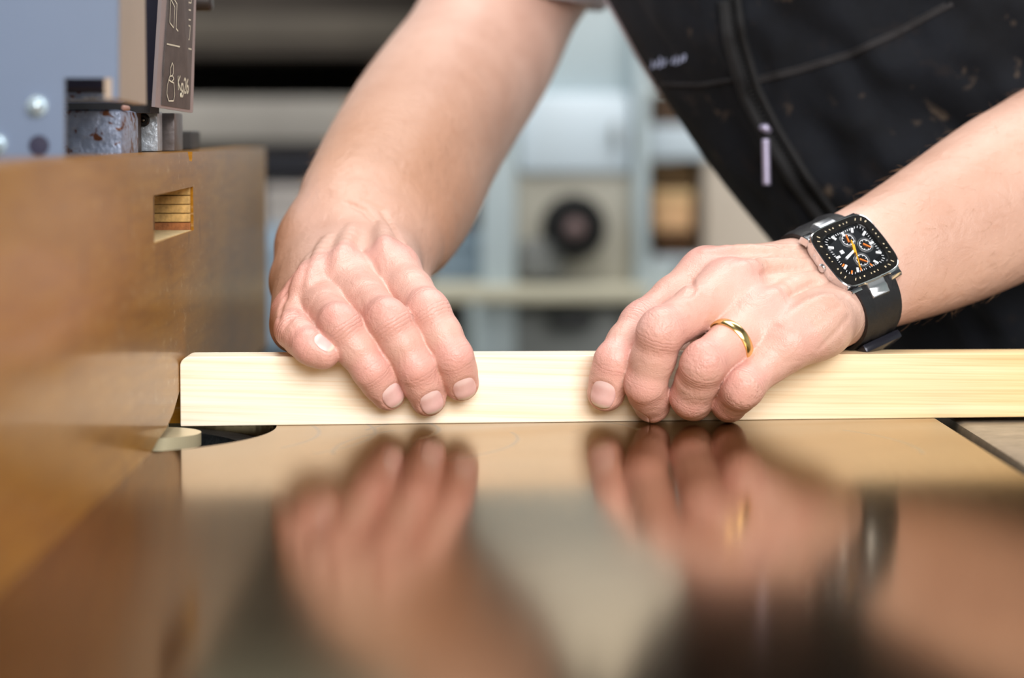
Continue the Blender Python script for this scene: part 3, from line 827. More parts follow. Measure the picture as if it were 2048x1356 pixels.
# pine board
BL = .470; HB0, HB1 = .0309, .0288
bpts = []
for k in range(9):
    a = math.pi - k / 8 * math.pi / 2; bpts.append((.0042 + .0042 * math.cos(a), HB0 - .0042 + .0042 * math.sin(a)))
bpts = [(0, 0)] + bpts + [(BL, HB1), (BL, 0)]
def b3(x, z): return p0 + bd * x + np.array([0, 0, z])
g = G(); g.prism([b3(x, z) for x, z in bpts], (0, 1, 0), .0231)
bm = bmesh.new()
m_pine = pine()
o = g.build('pine_board', m_pine)
tag(o, 'pale planed pine board lying across the table under both hands', 'board')
mo = o.modifiers.new('bevel', 'BEVEL'); mo.width = .0005; mo.segments = 2; mo.limit_method = 'ANGLE'

# sliding table at the right
st = empty('sliding_table', (TX + .2, -.1, -.03), 'grey scratched sliding table beyond the dark gap at the right', 'table')
m_slide = simple('scratched_grey_table', lin(150, 138, 122), .42, .35, .25, 90, .0003)
g = G().bevbox((TX + .0105, -.80, -.030), (TX + .42, .145, -.0022), .0035); g.build('table_top', m_slide, st, autosmooth=.5)
g = G().bevbox((TX + .0005, -.80, -.034), (TX + .0095, .145, -.012), .001); g.build('gap_strip', simple('gap_black', (.015, .014, .016), .6), st)  # black strip stands in for the shaded gap between the tables

# ------------------------------------------------------------------ the guard hood behind the fence
hood = empty('guard_hood', P(150, 300, 0) + np.array([-.02, 0, 0]), 'pale grey guard hood with bolts standing behind the wooden fence', 'machine guard')
m_hood = simple('pale_blue_enamel', lin(108, 122, 146), .38, 0, .03, 12)
m_hoodside = simple('hood_side_shade', lin(168, 150, 134), .45, 0, .05, 20)  # hood enamel with side shade and reflected wood colour painted in
m_navy = simple('navy_and_gap_dark', lin(34, 32, 58), .5, 0, .1, 20)
YP = -165.0                                                    # front sheet of the hood
def pl(px, py): return P(px, py, YP)
outl = [(-420, 420), (128, 420), (128, 156), (224, 156), (224, 196), (236, 198), (236, -800), (-420, -800)]
g = G(); g.prism([pl(*q) for q in outl], (0, 1, 0), .004); g.build('front_sheet', m_hood, hood)
a = pl(236, 198); b_ = pl(236, -800); yb = -.089
g = G(); g.prism([(a[0], YP * .001 + .0002, a[2]), (a[0], yb, a[2] - .0012), (a[0], yb, b_[2]), (a[0], YP * .001 + .0002, b_[2])], (-1, 0, 0), .005); g.build('side_sheet', m_hoodside, hood)
def boltg(px, py, r):
    c = pl(px, py); g = G(); g.lathe(c, (0, -1, 0), [(0, r * 1.35), (.0012, r * 1.35), (.0012, r), (.003, r * .95), (.0045, r * .7), (.0052, r * .3), (.0053, 0.0005)], 20); return g
m_bolt = simple('pale_zinc_bolt', lin(205, 222, 232), .25, .6, .05, 60)
boltg(75, 212, .0030).build('bolt', m_bolt, hood, autosmooth=.6)
boltg(-5, 288, .0028).build('bolt', m_bolt, hood, autosmooth=.6)
c = pl(78, 291); g = G(); g.lathe(c, (0, -1, 0), [(-.001, .0040), (.0006, .0038), (.0007, .0001)], 20); g.build('hole_disc', m_navy, hood)  # disc coloured dark for the shade inside a hole

# box added to make the gap between side sheet and plate dark
a = P(296, 190, 30); b_ = P(330, -260, 30)
g = G().bevbox((FX - .075, .078, P(310, 206, 90)[2]), (FX - .006, .10, .30), .001); g.build('gap_filler', m_navy, hood)
# hammered metal bracket with rust, steel bolt plate
def rusty(name, base, thr):
    m, nt, b = nodes(name); v = coords(nt)
    f = noise(nt, v, 260, 3, .5); r0 = ramp(nt, [(.35, tuple(c * .72 for c in base)), (.65, base)], f)
    rs = ramp(nt, [(thr, (0, 0, 0)), (thr + .03, (1, 1, 1))], noise(nt, v, 170, 3, .55, .6))
    c = mix_rgb(nt, rs.outputs[0], r0.outputs[0], lin(92, 48, 20)); nt.links.new(c, b.inputs['Base Color'])
    b.inputs['Metallic'].default_value = .25; b.inputs['Roughness'].default_value = .36
    bump(nt, b, f, .8, .0012)
    return m
m_ham = rusty('hammered_grey_paint', lin(148, 160, 186), .585)
m_plate = rusty('stained_steel', lin(178, 186, 196), .68)
m_brown = simple('rust_brown_steel', lin(74, 58, 48), .55, .4, .35, 120, .0006)
brk = empty('steel_bracket', P(240, 300, 60) + np.array([-.02, 0, -.05]), 'hammered grey steel bracket with rust spots between hood and fence', 'bracket')
def pxbox(x0, y0, x1, y1, Y, dep, bev, zmin=None):
    a = P(x0, y1, Y)
    if zmin is not None: a[2] = zmin
    b_ = P(x1, y0, Y); return G().bevbox((a[0], Y * .001, a[2]), (b_[0], Y * .001 + dep, b_[2]), bev)
pxbox(60, 219, 244, 420, -40, .05, .0035).build('block', m_ham, brk, autosmooth=.5)
pxbox(60, 182, 226, 204, -58, .04, .002).build('weld_bar', m_ham, brk, autosmooth=.5)
pxbox(60, 150, 226, 184, -60, .04, .002).build('navy_bar', m_navy, brk)
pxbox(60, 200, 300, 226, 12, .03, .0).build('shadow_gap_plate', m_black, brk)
pxbox(236, 222, 270, 420, 18, .02, .0008).build('spacer', m_brown, brk)
pxbox(266, 223, 315, 420, 40, .016, .0008, FH + .0003).build('bolt_plate', m_plate, brk, autosmooth=.5)
c = P(287, 240, 40); g = G(); g.lathe(c, (0, -1, 0), [(0, .0030), (.0014, .0030), (.0022, .0024), (.0022, .0012), (.001, .0009), (.001, .0002)], 20); g.build('bolt', simple('oily_bolt', (.03, .028, .027), .35, .8, .2, 90), brk, autosmooth=.5)
c = P(287, 240, 40); g = G(); g.lathe(c + np.array([.0002, -.0018, .0]), (0, -1, 0), [(0, .0009), (.0010, .0007), (.0013, .0002)], 12); g.build('bolt_tip', m_steel, brk)
pxbox(314, 226, 349, 420, 66, .03, .0008, FH + .0003).build('side_bar', simple('dull_dark_steel', lin(104, 98, 98), .4, .7, .25, 100, .0005), brk, autosmooth=.5)
pxbox(345, 262, 386, 420, 150, .03, .001, FH + .0003).build('far_stop', simple('black_stop', (.02, .018, .018), .6), brk)
g = G(); c = P(248, 216, -30); g.lathe(c, (0, -1, 0), [(-.01, .0012), (.002, .0012), (.003, .0006)], 12); g.build('pin', simple('pinkish_pin', lin(170, 130, 118), .5), brk)

# pictogram plate hanging on the hood: own plane, turned away to the right
A0 = P(310, 214, 4); A1 = P(386, 226, 68); A2 = P(399, -240, 68); A3 = P(338, -240, 4)
sgn = empty('pictogram_plate', (A0 + A1) / 2, 'grey plate with a black pictogram label reading Kg 26', 'sign')
ex = A1 - A0; ey = A3 - A0
def S2(u, v, off=0.0):
    # bilinear on the plate's four corners, u across, v up
    q = A0 * (1 - u) * (1 - v) + A1 * u * (1 - v) + A2 * u * v + A3 * (1 - u) * v
    return q + sn_ * off
sn_ = unit(np.cross(unit(ex), unit(ey)))
if sn_[1] > 0: sn_ = -sn_
def VV(py):   # plate v for a pixel row at the middle of the plate
    return (219.5 - py) / (219.5 + 240)
g = G(); outline = [(0.0, 0), (.985, 0), (1, .006), (1, 1), (0, 1)]
g.prism([S2(u, v) for u, v in outline], -sn_, .0016); g.build('plate', simple('plate_grey', lin(150, 138, 138), .4, .3, .06, 60), sgn)
g = G(); g.prism([S2(.145, VV(214), .0003), S2(.90, VV(214), .0003), S2(.93, VV(-240), .0003), S2(.22, VV(-240), .0003)], -sn_, .0006)
g.build('label_field', simple('worn_black_print', lin(74, 68, 66), .5, .1, .3, 120), sgn)
m_print = simple('cream_print', lin(205, 198, 178), .6, 0, .12, 200)
def strokes(name, paths, wd=.0007):
    g = G()
    for pth in paths:
        for i in range(len(pth) - 1):
            q0 = np.array(pth[i], float); q1 = np.array(pth[i + 1], float)
            P0 = S2(*q0, .0006); P1 = S2(*q1, .0006); t = unit(P1 - P0); n = np.cross(t, sn_) * wd / 2
            # lines keep an even printed weight on the plate
            g.add([P0 - n, P1 - n, P1 + n, P0 + n], [(0, 1, 2, 3)])
    return g.build(name, m_print, sgn)
def pq(px, py):
    """plate coordinates of a pixel (solves the plate plane)"""
    d = ray(px, py); t = ((A0 - CAM) @ sn_) / (d @ sn_); q = CAM + d * t
    # invert the bilinear map roughly
    u, v = .5, .1
    for _ in range(12):
        f = S2(u, v) - q; du = S2(u + 1e-4, v) - S2(u, v); dv = S2(u, v + 1e-4) - S2(u, v)
        s_, *_r = np.linalg.lstsq(np.stack([du, dv], 1) / 1e-4, -f, rcond=None); u += s_[0]; v += s_[1]
    return (u, v)
def L(*pp): return [pq(*q) for q in pp]
k4 = lambda x, y: (200 + x / 4.108, y / 4.108)
strokes('divider_line', [L(k4(542, 360), k4(757, 405))])
strokes('weight_symbol', [L(k4(555, 828), k4(595, 828), k4(606, 780), k4(600, 680), k4(580, 672), k4(557, 655), k4(545, 700), k4(540, 770), k4(555, 828)),
                          L(k4(557, 655), k4(566, 625), k4(590, 622), k4(600, 650), k4(580, 672)), L(k4(572, 618), k4(573, 560), k4(588, 515), k4(597, 540), k4(596, 600), k4(588, 622))])
strokes('hoist_drawing', [L(k4(578, -10), k4(568, 185), k4(603, 228), k4(615, 60), k4(578, -10)), L(k4(635, 30), k4(625, 235), k4(664, 283), k4(682, 70), k4(635, 30)), L(k4(600, -20), k4(640, 40)), L(k4(650, -20), k4(690, 40))])
strokes('ladder_drawing', [L(k4(690, 320), k4(740, 325), k4(752, 215), k4(700, 200), k4(690, 320)), L(k4(705, 155), k4(757, 165)), L(k4(728, 195), k4(732, 110)), L(k4(705, 75), k4(760, 85)), L(k4(735, 80), k4(740, 20)), L(k4(740, 20), k4(765, 25), k4(768, -30))])
# lettering "Kg 26" drawn as strokes on the plate
def glyph(ch, x, y, w_, h):
    G_ = {'K': [[(0, 0), (0, 1)], [(1, 0), (0, .55), (1, 1)]], 'g': [[(1, .15), (.5, 0), (0, .25), (.1, .6), (.6, .7), (1, .5)], [(1, .7), (1, -.25), (.5, -.4), (.05, -.25)]],
          '2': [[(0, .8), (.4, 1), (.95, .85), (.9, .6), (0, 0), (1, 0)]], '6': [[(.9, 1), (.2, .7), (0, .3), (.4, 0), (.95, .2), (.85, .5), (.3, .55), (.05, .35)]]}
    return [[(x + px * w_, y - py * h) for px, py in st] for st in G_[ch]]
pth = []
for ch, x, y in (('K', 636, 740), ('g', 660, 755), ('2', 686, 760), ('6', 706, 768)):
    for st in glyph(ch, x, y, 17 if ch != 'K' else 19, 118 if ch != 'g' else 100): pth.append(L(*[k4(*q) for q in st]))
strokes('lettering', pth, .0011)
for i, (x0, y0, x1, y1) in enumerate(((650, 780, 664, 795),)):
    g = G(); c = S2(*pq(*k4(657, 780)), .0006); g.lathe(c, sn_, [(0, .0012), (.0003, .0010)], 10); g.build('worn_spot', m_print, sgn)
g = G(); c = P(411, 4, 150); g.lathe(c - np.array([.016, 0, 0]), (1, 0, 0), [(0, .0022), (.010, .0022), (.010, .0046), (.018, .0046), (.0195, .0036)], 18)
kn = g.build('clamp_knob', simple('dark_knob_steel', lin(66, 60, 58), .4, .7), None, autosmooth=.5); tag(kn, 'small dark clamp knob behind the pictogram plate', 'knob')

# ------------------------------------------------------------------ ring and watch
m_gold = simple('gold', (.80, .58, .24), .22, 1.0, .08, 200)
def surface_loop(field, c, e1, e2, n, r0=30.0):
    a = 2 * math.pi * np.arange(n) / n; d = np.cos(a)[:, None] * e1 + np.sin(a)[:, None] * e2
    lo_ = np.zeros(n); hi_ = np.full(n, r0)
    for _ in range(18):
        mid_ = (lo_ + hi_) / 2; inside = field(c + d * mid_[:, None]) < 0
        lo_ = np.where(inside, mid_, lo_); hi_ = np.where(inside, hi_, mid_)
    return lo_
F3 = fL[2]
ax = unit(F3.j[1] - F3.j[0]); rc = F3.j[0] + (F3.j[1] - F3.j[0]) * .56
e1 = unit(np.cross(ax, [0, 0, 1.0])); e2 = np.cross(ax, e1)
rr = surface_loop(lambda p: F3(p), rc, e1, e2, 48, 16)
for _ in range(6): rr = (np.roll(rr, 1) + rr * 2 + np.roll(rr, -1)) / 4
rr = np.maximum(rr, rr.mean()) * .5 + rr * .5
prof = [(-2.1, -.5), (-2.1, .45), (-1.4, .85), (0, 1.0), (1.4, .85), (2.1, .45), (2.1, -.5), (0, -.6)]
V = []; Fc = []
for k in range(48):
    a = 2 * math.pi * k / 48; d = e1 * math.cos(a) + e2 * math.sin(a)
    for (h, o_) in prof: V.append((rc + ax * h + d * (rr[k] + o_)) * .001)
for k in range(48):
    for j in range(8):
        Fc.append((k * 8 + j, k * 8 + (j + 1) % 8, ((k + 1) % 48) * 8 + (j + 1) % 8, ((k + 1) % 48) * 8 + j))
g = G(); g.add(V, Fc); o = g.build('wedding_ring', m_gold, autosmooth=.7); tag(o, 'plain gold wedding ring on the ring finger of the right-hand hand', 'ring')
o['label'] = 'plain gold wedding ring on the finger of the hand wearing the watch'

wt = empty('wristwatch', WC * .001, 'chrome wristwatch with square black chronograph dial and black strap on the wrist', 'watch')
m_chrome = simple('chrome', (.72, .72, .73), .16, 1.0, .05, 100)
m_brush = simple('brushed_steel', (.62, .63, .65), .30, 1.0, .06, 200)
m_dial = simple('black_dial', (.010, .010, .011), .35, 0, .2, 300)
m_bez = simple('black_bezel', (.018, .017, .016), .18, .3, .2, 300)
m_white = simple('white_marker', (.80, .82, .86), .4, 0, .03, 300)
m_or = simple('orange_hand', (.95, .22, .03), .4, 0, .03, 300)
m_yel = simple('amber_hand', (.95, .42, .03), .4, 0, .03, 300)
m_strap = simple('black_strap_leather', (.006, .0055, .007), .5, 0, .3, 260, .0004)
def W3(x, y, z): return (WC + w_a * x - w_s * y + w_n * z) * .001          # x to the elbow, y to twelve o'clock, z out
def tonneau(hx, hy, e=7.0, n=64, bul=.07):
    o = []
    for k in range(n):
        a = 2 * math.pi * k / n; c_, s_ = math.cos(a), math.sin(a)
        x = math.copysign(abs(c_) ** (2 / e), c_); y = math.copysign(abs(s_) ** (2 / e), s_)
        o.append((x * hx * (1 + bul * (1 - y * y)) / (1 + bul) * (1 + bul), y * hy * (1 + bul * .7 * (1 - x * x))))
    return o
def wstack(name, layers, mat, parent, cap=True, auto=.6):
    """layers: list of (hx, hy, z) outlines stacked"""
    V = []; F = []; n = 64
    for hx, hy, z in layers: V += [W3(x, y, z) for x, y in tonneau(hx, hy)]
    for i in range(len(layers) - 1):
        for k in range(n): F.append((i * n + k, i * n + (k + 1) % n, (i + 1) * n + (k + 1) % n, (i + 1) * n + k))
    if cap: F += [tuple(range(n))[::-1], tuple((len(layers) - 1) * n + k for k in range(n))]
    g = G(); g.add(V, F); return g.build(name, mat, parent, autosmooth=auto)
case = wstack('case', [(14.5, 14, -9.5), (16.2, 15.6, -8), (16.9, 16.3, -3.2), (16.7, 16.1, -1.6), (16.2, 15.6, -1.0)], m_chrome, wt)
bez = wstack('bezel', [(16.3, 15.7, -1.2), (16.1, 15.5, -.4), (12.6, 12.0, .1), (12.3, 11.7, -.6), (12.2, 11.6, -1.2)], m_bez, wt, cap=False)
dial = wstack('dial', [(12.4, 11.8, -1.6), (12.4, 11.8, -1.0)], m_dial, wt)
rim = wstack('bezel_rim', [(16.8, 16.2, -1.5), (16.7, 16.1, -.75), (16.35, 15.75, -.45), (16.1, 15.5, -.6)], m_chrome, wt, cap=False)
def bar(name, x0, y0, x1, y1, wd, z, mat, parent, th=.25, wd1=None):
    d = np.array([x1 - x0, y1 - y0]); d = d / np.linalg.norm(d); n = np.array([-d[1], d[0]]) * wd / 2; n1 = n if wd1 is None else n / wd * wd1
    g = G(); g.prism([W3(x0 - n[0], y0 - n[1], z), W3(x1 - n1[0], y1 - n1[1], z), W3(x1 + n1[0], y1 + n1[1], z), W3(x0 + n[0], y0 + n[1], z)], w_n, th * .001); return g.build(name, mat, parent)
def edge_pt(a, k):
    """point on the dial's outline at clock angle a (0 = twelve), scaled by k"""
    x, y = math.sin(a), math.cos(a); e = 7.0; r = (abs(x / 12.0) ** e + abs(y / 11.4) ** e) ** (-1 / e); return x * r * k, y * r * k
for h in range(60):
    a = 2 * math.pi * h / 60
    if h % 5 == 0:
        if h in (30,): continue
        q0 = edge_pt(a, .93); q1 = edge_pt(a, .74); bar('hour_marker', *q0, *q1, 1.1, -.95, m_white, dial)
    else:
        q0 = edge_pt(a, .96); q1 = edge_pt(a, .88); bar('minute_tick', *q0, *q1, .22, -.95, m_white, dial, .12)
def ringm(name, cx, cy, r, wd, z, mat, parent, th=.2, n=32):
    V = []; F = []
    for k in range(n):
        a = 2 * math.pi * k / n; c_, s_ = math.cos(a), math.sin(a)
        for rr_, zz_ in ((r - wd / 2, z), (r - wd / 2, z + th), (r + wd / 2, z + th), (r + wd / 2, z)): V.append(W3(cx + c_ * rr_, cy + s_ * rr_, zz_))
    for k in range(n):
        for j in range(4): F.append((k * 4 + j, k * 4 + (j + 1) % 4, ((k + 1) % n) * 4 + (j + 1) % 4, ((k + 1) % n) * 4 + j))
    g = G(); g.add(V, F); return g.build(name, mat, parent)
for (cx, cy, ha) in ((.4, 6.0, .25), (6.6, .3, 2.5), (-.1, -5.8, 2.4)):
    sd = ringm('subdial', cx, cy, 3.7, .45, -.95, m_brush, dial)
    ringm('subdial_track', cx, cy, 2.9, .22, -.95, m_white, dial, .1)
    for k in range(8):
        a = 2 * math.pi * k / 8; bar('subdial_tick', cx + math.sin(a) * 2.2, cy + math.cos(a) * 2.2, cx + math.sin(a) * 2.8, cy + math.cos(a) * 2.8, .3, -.95, m_white, dial, .1)
    bar('subdial_hand', cx - math.sin(ha) * 1.2, cy - math.cos(ha) * 1.2, cx + math.sin(ha) * 2.7, cy + math.cos(ha) * 2.7, .75, -.75, m_or, dial, .15, .4)
bar('minute_hand', -.9, -1.2, 1.6, 5.2, 1.0, -.6, m_yel, wt, .2, .5)
bar('second_hand', 1.2, 2.5, -3.8, -9.0, .45, -.45, m_yel, wt, .15)
bar('hour_hand', .3, .2, -6.8, -2.2, .9, -.7, m_white, wt, .2, 1.3)
bar('date_window', -7.4, 1.6, -5.6, 1.6, 1.8, -.95, m_white, dial)
for (a, ln) in ((3.5, .9), (3.9, .9), (2.9, .9), (4.3, .9)):
    q0 = edge_pt(a, .93); q1 = edge_pt(a, .80); bar('orange_marker', *q0, *q1, .7, -.93, m_or, dial, .12)
m_bz = simple('bezel_print', lin(206, 190, 160), .4, .2, .1, 300)
for k in range(44):                                              # worn tachymeter print around the bezel
    a = 2 * math.pi * (k + .5) / 44
    if k % 4 == 3: continue
    x, y = edge_pt(a, 1.25); x1, y1 = edge_pt(a + .012 * (1 if k % 2 else -1), 1.13 if k % 3 else 1.17)
    bar('bezel_mark', x, y, x1, y1, (.45 if k % 3 else .7), -.15, m_bz, bez, .12)
# crystal: thin clear glass, partly mirror
m, nt, b = nodes('watch_crystal'); nt.nodes.remove(b)
tr = nt.nodes.new('ShaderNodeBsdfTransparent'); gl = nt.nodes.new('ShaderNodeBsdfGlossy'); gl.inputs['Roughness'].default_value = .03
lw = nt.nodes.new('ShaderNodeLayerWeight'); lw.inputs[0].default_value = .12; mx = nt.nodes.new('ShaderNodeMixShader')
nt.links.new(lw.outputs[0], mx.inputs[0]); nt.links.new(tr.outputs[0], mx.inputs[1]); nt.links.new(gl.outputs[0], mx.inputs[2]); nt.links.new(mx.outputs[0], nt.nodes['Material Output'].inputs[0])
V = [W3(x, y, z) for k_, z in ((1.0, .0), (.9, .16), (.6, .28), (.25, .33)) for x, y in tonneau(12.2 * k_, 11.6 * k_)]
F = [(i * 64 + k, i * 64 + (k + 1) % 64, (i + 1) * 64 + (k + 1) % 64, (i + 1) * 64 + k) for i in range(3) for k in range(64)] + [tuple(192 + k for k in range(64))]
g = G(); g.add(V, F); g.build('crystal', m, wt, smooth=True)
# crown, pushers on the side towards the hand
def wlathe(name, x, y, z, prof, mat, parent, n=20):
    g = G(); c = W3(x, y, z); g.lathe(c, -w_a, [(h * .001, r * .001) for h, r in prof], n); return g.build(name, mat, parent, autosmooth=.6)
wlathe('crown', -16.6, -.2, -4.5, [(-1, 1.5), (.5, 1.5), (.5, 2.0), (2.2, 2.0), (2.5, 1.6)], m_brush, wt)
wlathe('pusher', -16.0, 6.2, -4.6, [(-1, .8), (.8, .8), (.8, 1.15), (1.6, 1.15), (1.8, .9)], m_brush, wt)
wlathe('pusher', -16.0, -6.6, -4.6, [(-1, .8), (.8, .8), (.8, 1.15), (1.6, 1.15), (1.8, .9)], m_brush, wt)
def wbox(name, x0, x1, y0, y1, z0, z1, mat, parent, bev=.4, shear=0.0):
    g = G(); g.bevbox((x0, y0, z0), (x1, y1, z1), bev, frame=lambda q: W3(q[0], q[1], q[2] + shear * (q[1] - y1))); return g.build(name, mat, parent, autosmooth=.6)
# strap: fitted loop round the wrist
n = 72; offs = np.linspace(-12.5, 12.5, 9); V = []; Fc = []
rad = []
for of in offs:
    r_ = surface_loop(L_, wc + w_a * of, w_s, w_n, n, 48); rad.append(r_)
rad = np.array(rad)
for _ in range(3): rad = (np.roll(rad, 1, 1) + 2 * rad + np.roll(rad, -1, 1)) / 4
rad = np.maximum(rad, rad.mean(0)[None] * .9 + rad * .1)
for k in range(n):
    a = 2 * math.pi * k / n; d = w_s * math.cos(a) + w_n * math.sin(a)
    tap = 1.0 - .16 * (1 - max(0, math.sin(a)))/2
    for i, of in enumerate(offs):
        V.append((wc + w_a * of * tap + d * (rad[i, k] + .35)) * .001)
    for i, of in enumerate(offs[::-1]):
        e_ = abs(of) / 12.5; groove = .5 if abs(abs(of) - 6.25) < .1 else 0
        V.append((wc + w_a * of * tap + d * (rad[len(offs) - 1 - i, k] + 3.2 - 1.2 * e_ ** 4 - groove)) * .001)
mm_ = 2 * len(offs)
for k in range(n):
    aa = 2 * math.pi * (k + .5) / n
    if math.sin(aa) > 0 and abs(rad[4, k] * math.cos(aa)) < 13: continue
    for j in range(mm_): Fc.append((k * mm_ + j, k * mm_ + (j + 1) % mm_, ((k + 1) % n) * mm_ + (j + 1) % mm_, ((k + 1) % n) * mm_ + j))
g = G(); g.add(V, Fc); g.build('strap', m_strap, wt, autosmooth=.9)
def strap_z(x, y):
    """height (watch frame) of the strap's outside at y along the strap"""
    best = -40.0
    for k in range(n):
        a = 2 * math.pi * k / n
        if math.sin(a) < 0: continue
        i_ = int(np.argmin(np.abs(offs - x))); r_ = rad[i_, k] + 3.2
        if abs(-r_ * math.cos(a) - y) < 1.6: best = max(best, r_ * math.sin(a) - 27.5)
    return best
for sy in (1, -1):
    for (x0, x1, y_end, nm, mt) in ((-15.6, -9.4, 19.0, 'lug', m_chrome), (9.4, 15.6, 19.0, 'lug', m_chrome), (-4.6, 5.4, 23.5, 'centre_link', m_brush)):
        ys = np.linspace(13.8, y_end, 7); V = []; F = []
        for i, y in enumerate(ys):
            zt = max(-3.0 - .55 * (y - 13.8), strap_z((x0 + x1) / 2, y * sy) + 1.0) - (.5 if i in (0, 6) else 0)
            for xx, zz_ in ((x0, zt - 5), (x0, zt - .4), (x0 + .4, zt), (x1 - .4, zt), (x1, zt - .4), (x1, zt - 5)): V.append(W3(xx, y * sy, zz_))
        for i in range(6):
            for q in range(6): F.append((i * 6 + q, i * 6 + (q + 1) % 6, (i + 1) * 6 + (q + 1) % 6, (i + 1) * 6 + q))
        F += [tuple(range(6)), tuple(range(36, 42))[::-1]]
        g = G(); g.add(V, F); g.build(nm, mt, wt, autosmooth=.7)
# folding clasp under the wrist
kk = 2; a = 2 * math.pi * (n - kk) / n; d = w_s * math.cos(a) + w_n * math.sin(a); tt = unit(np.cross(d, w_a)); rcl = rad[4, n - kk] + 5.0
g = G(); g.bevbox((-11, -9, -2.2), (11, 9, 2.2), 1.4, frame=lambda q: (wc + w_a * q[0] + tt * q[1] + d * (rcl + q[2])) * .001); g.build('clasp', simple('dark_clasp', (.02, .02, .028), .22, .4), wt, autosmooth=.8)
# ------------------------------------------------------------------ clothing
from mathutils import noise as mnoise
from mathutils.bvhtree import BVHTree
CONT = [(1020, -300), (1120, -150), (1215, 0), (1300, 150), (1425, 338), (1540, 482), (1640, 600), (1730, 720), (1810, 860), (1900, 1040)]
def contour(t):
    n = len(CONT) - 1; x = min(max(t, 0), .99999) * n; i = int(x); f = x - i
    p = [np.array(CONT[min(max(i + k, 0), n)], float) for k in (-1, 0, 1, 2)]
    return .5 * ((2 * p[1]) + (-p[0] + p[2]) * f + (2 * p[0] - 5 * p[1] + 4 * p[2] - p[3]) * f * f + (-p[0] + 3 * p[1] - 3 * p[2] + p[3]) * f ** 3)
YT = 305.0
def torso(t, th, major=165.0, minor=112.0, dY=0.0, dx=0.0):
    """point of the garment (mm): t down the body, th round it (0 = left outline, pi/2 = towards the camera)"""
    c = contour(t); Lp = M(c[0] + dx, c[1], YT + dY)
    ctr = Lp + np.array([.83, 0, .56]) * major
    return ctr + np.array([-.83, 0, -.56]) * major * math.cos(th) + np.array([0, -1, 0]) * minor * math.sin(th)
def garment(name, mat, parent, nt_, nth, folds, major=165., minor=112., dY=0., dx=0., t0=0., t1=1., th0=-.9, th1=math.pi + .6, thick=.0015):
    V = np.zeros((nt_, nth, 3))
    for i in range(nt_):
        for j in range(nth):
            t = t0 + (t1 - t0) * i / (nt_ - 1); th = th0 + (th1 - th0) * j / (nth - 1)
            p = torso(t, th, major, minor, dY, dx)
            if folds:
                q = Vector((t * 6.0, th * 2.2, 0))
                f = mnoise.fractal(Vector((t * 5 + th * 1.6, th * 3.4 - t * 4.0, 3.1)), 1.0, 2.0, 3) * 10.0
                f += abs(mnoise.noise(Vector((t * 9 + th * 4.0, th * 2.0 - t * 7.0, 7.7)))) * -13.0
                w_ = max(0, math.sin(min(max(th, 0), math.pi))) ** .8
                nrm = np.array([-.83 * math.cos(th), -math.sin(th), -.56 * math.cos(th)])
                p = p + nrm * f * w_
            V[i, j] = p
    F = [(i * nth + j, i * nth + j + 1, (i + 1) * nth + j + 1, (i + 1) * nth + j) for i in range(nt_ - 1) for j in range(nth - 1)]
    g = G(); g.add(V.reshape(-1, 3) * .001, F); o = g.build(name, mat, parent, smooth=True)
    so = o.modifiers.new('thickness', 'SOLIDIFY'); so.thickness = thick; so.offset = -1
    return o, V
def workcloth():
    m, nt, b = nodes('dark_workwear'); v = coords(nt)
    base = ramp(nt, [(.3, lin(6, 7, 11)), (.7, lin(21, 25, 33))], noise(nt, v, 14, 5, .65))
    d1 = ramp(nt, [(.56, (0, 0, 0)), (.70, (1, 1, 1))], noise(nt, v, 22, 5, .7))
    c = mix_rgb(nt, math_n(nt, 'MULTIPLY', d1.outputs[0], .35), base.outputs[0], lin(54, 43, 36))
    d2 = ramp(nt, [(.64, (0, 0, 0)), (.80, (1, 1, 1))], noise(nt, coords(nt, (1, 1, .8), (0, .3, 0)), 62, 4, .6, .5))
    c = mix_rgb(nt, math_n(nt, 'MULTIPLY', d2.outputs[0], .8), c, lin(112, 96, 80))
    nt.links.new(c, b.inputs['Base Color']); b.inputs['Roughness'].default_value = .85; b.inputs['Specular IOR Level'].default_value = .25
    b.inputs['Sheen Weight'].default_value = .03
    wv = noise(nt, v, 700, 2, .5); bump(nt, b, wv, .35, .0008)
    return m
m_work = workcloth()
vest, VV_ = garment('vest', m_work, PERSON, 150, 150, True)
bvh = BVHTree.FromPolygons([Vector(v_.co) + vest.location + PERSON.location for v_ in vest.data.vertices], [tuple(p.vertices) for p in vest.data.polygons])
def on(px, py, lift=.0):
    d = Vector(ray(px, py)).normalized(); h = bvh.ray_cast(Vector(CAM), d)
    if h[0] is None: return None
    return np.array(h[0] - d * lift)
def on_path(pts, n, lift):
    o = []; pts = np.array(pts, float); seg = np.linalg.norm(np.diff(pts, axis=0), axis=1); cum = np.concatenate([[0], np.cumsum(seg)])
    for k in range(n):
        s_ = cum[-1] * k / (n - 1); i = min(np.searchsorted(cum, s_, side='right') - 1, len(seg) - 1); f = (s_ - cum[i]) / seg[i]
        q = on(*(pts[i] * (1 - f) + pts[i + 1] * f), lift)
        if q is not None: o.append(q)
    return o
m_seam = simple('seam_cloth', lin(36, 34, 36), .85, 0, .4, 150, .0005)
m_flap = simple('zip_flap_cloth', lin(9, 9, 12), .8, 0, .4, 90, .0008)
for pts, r in (([(1312, 168), (1400, 170), (1470, 158)], .0011), ([(1505, 166), (1600, 142), (1700, 112), (1800, 66), (1905, 8)], .0013), ([(1505, 158), (1600, 134), (1700, 104), (1800, 58), (1890, 8)], .0008)):
    q = on_path(pts, 40, .0003)
    if len(q) > 3: g = G(); g.tube(q, r, 8); g.build('seam', m_seam, vest, smooth=True)
zp = [(1448, 2), (1460, 90), (1490, 190), (1530, 270), (1585, 360), (1640, 436), (1700, 500)]
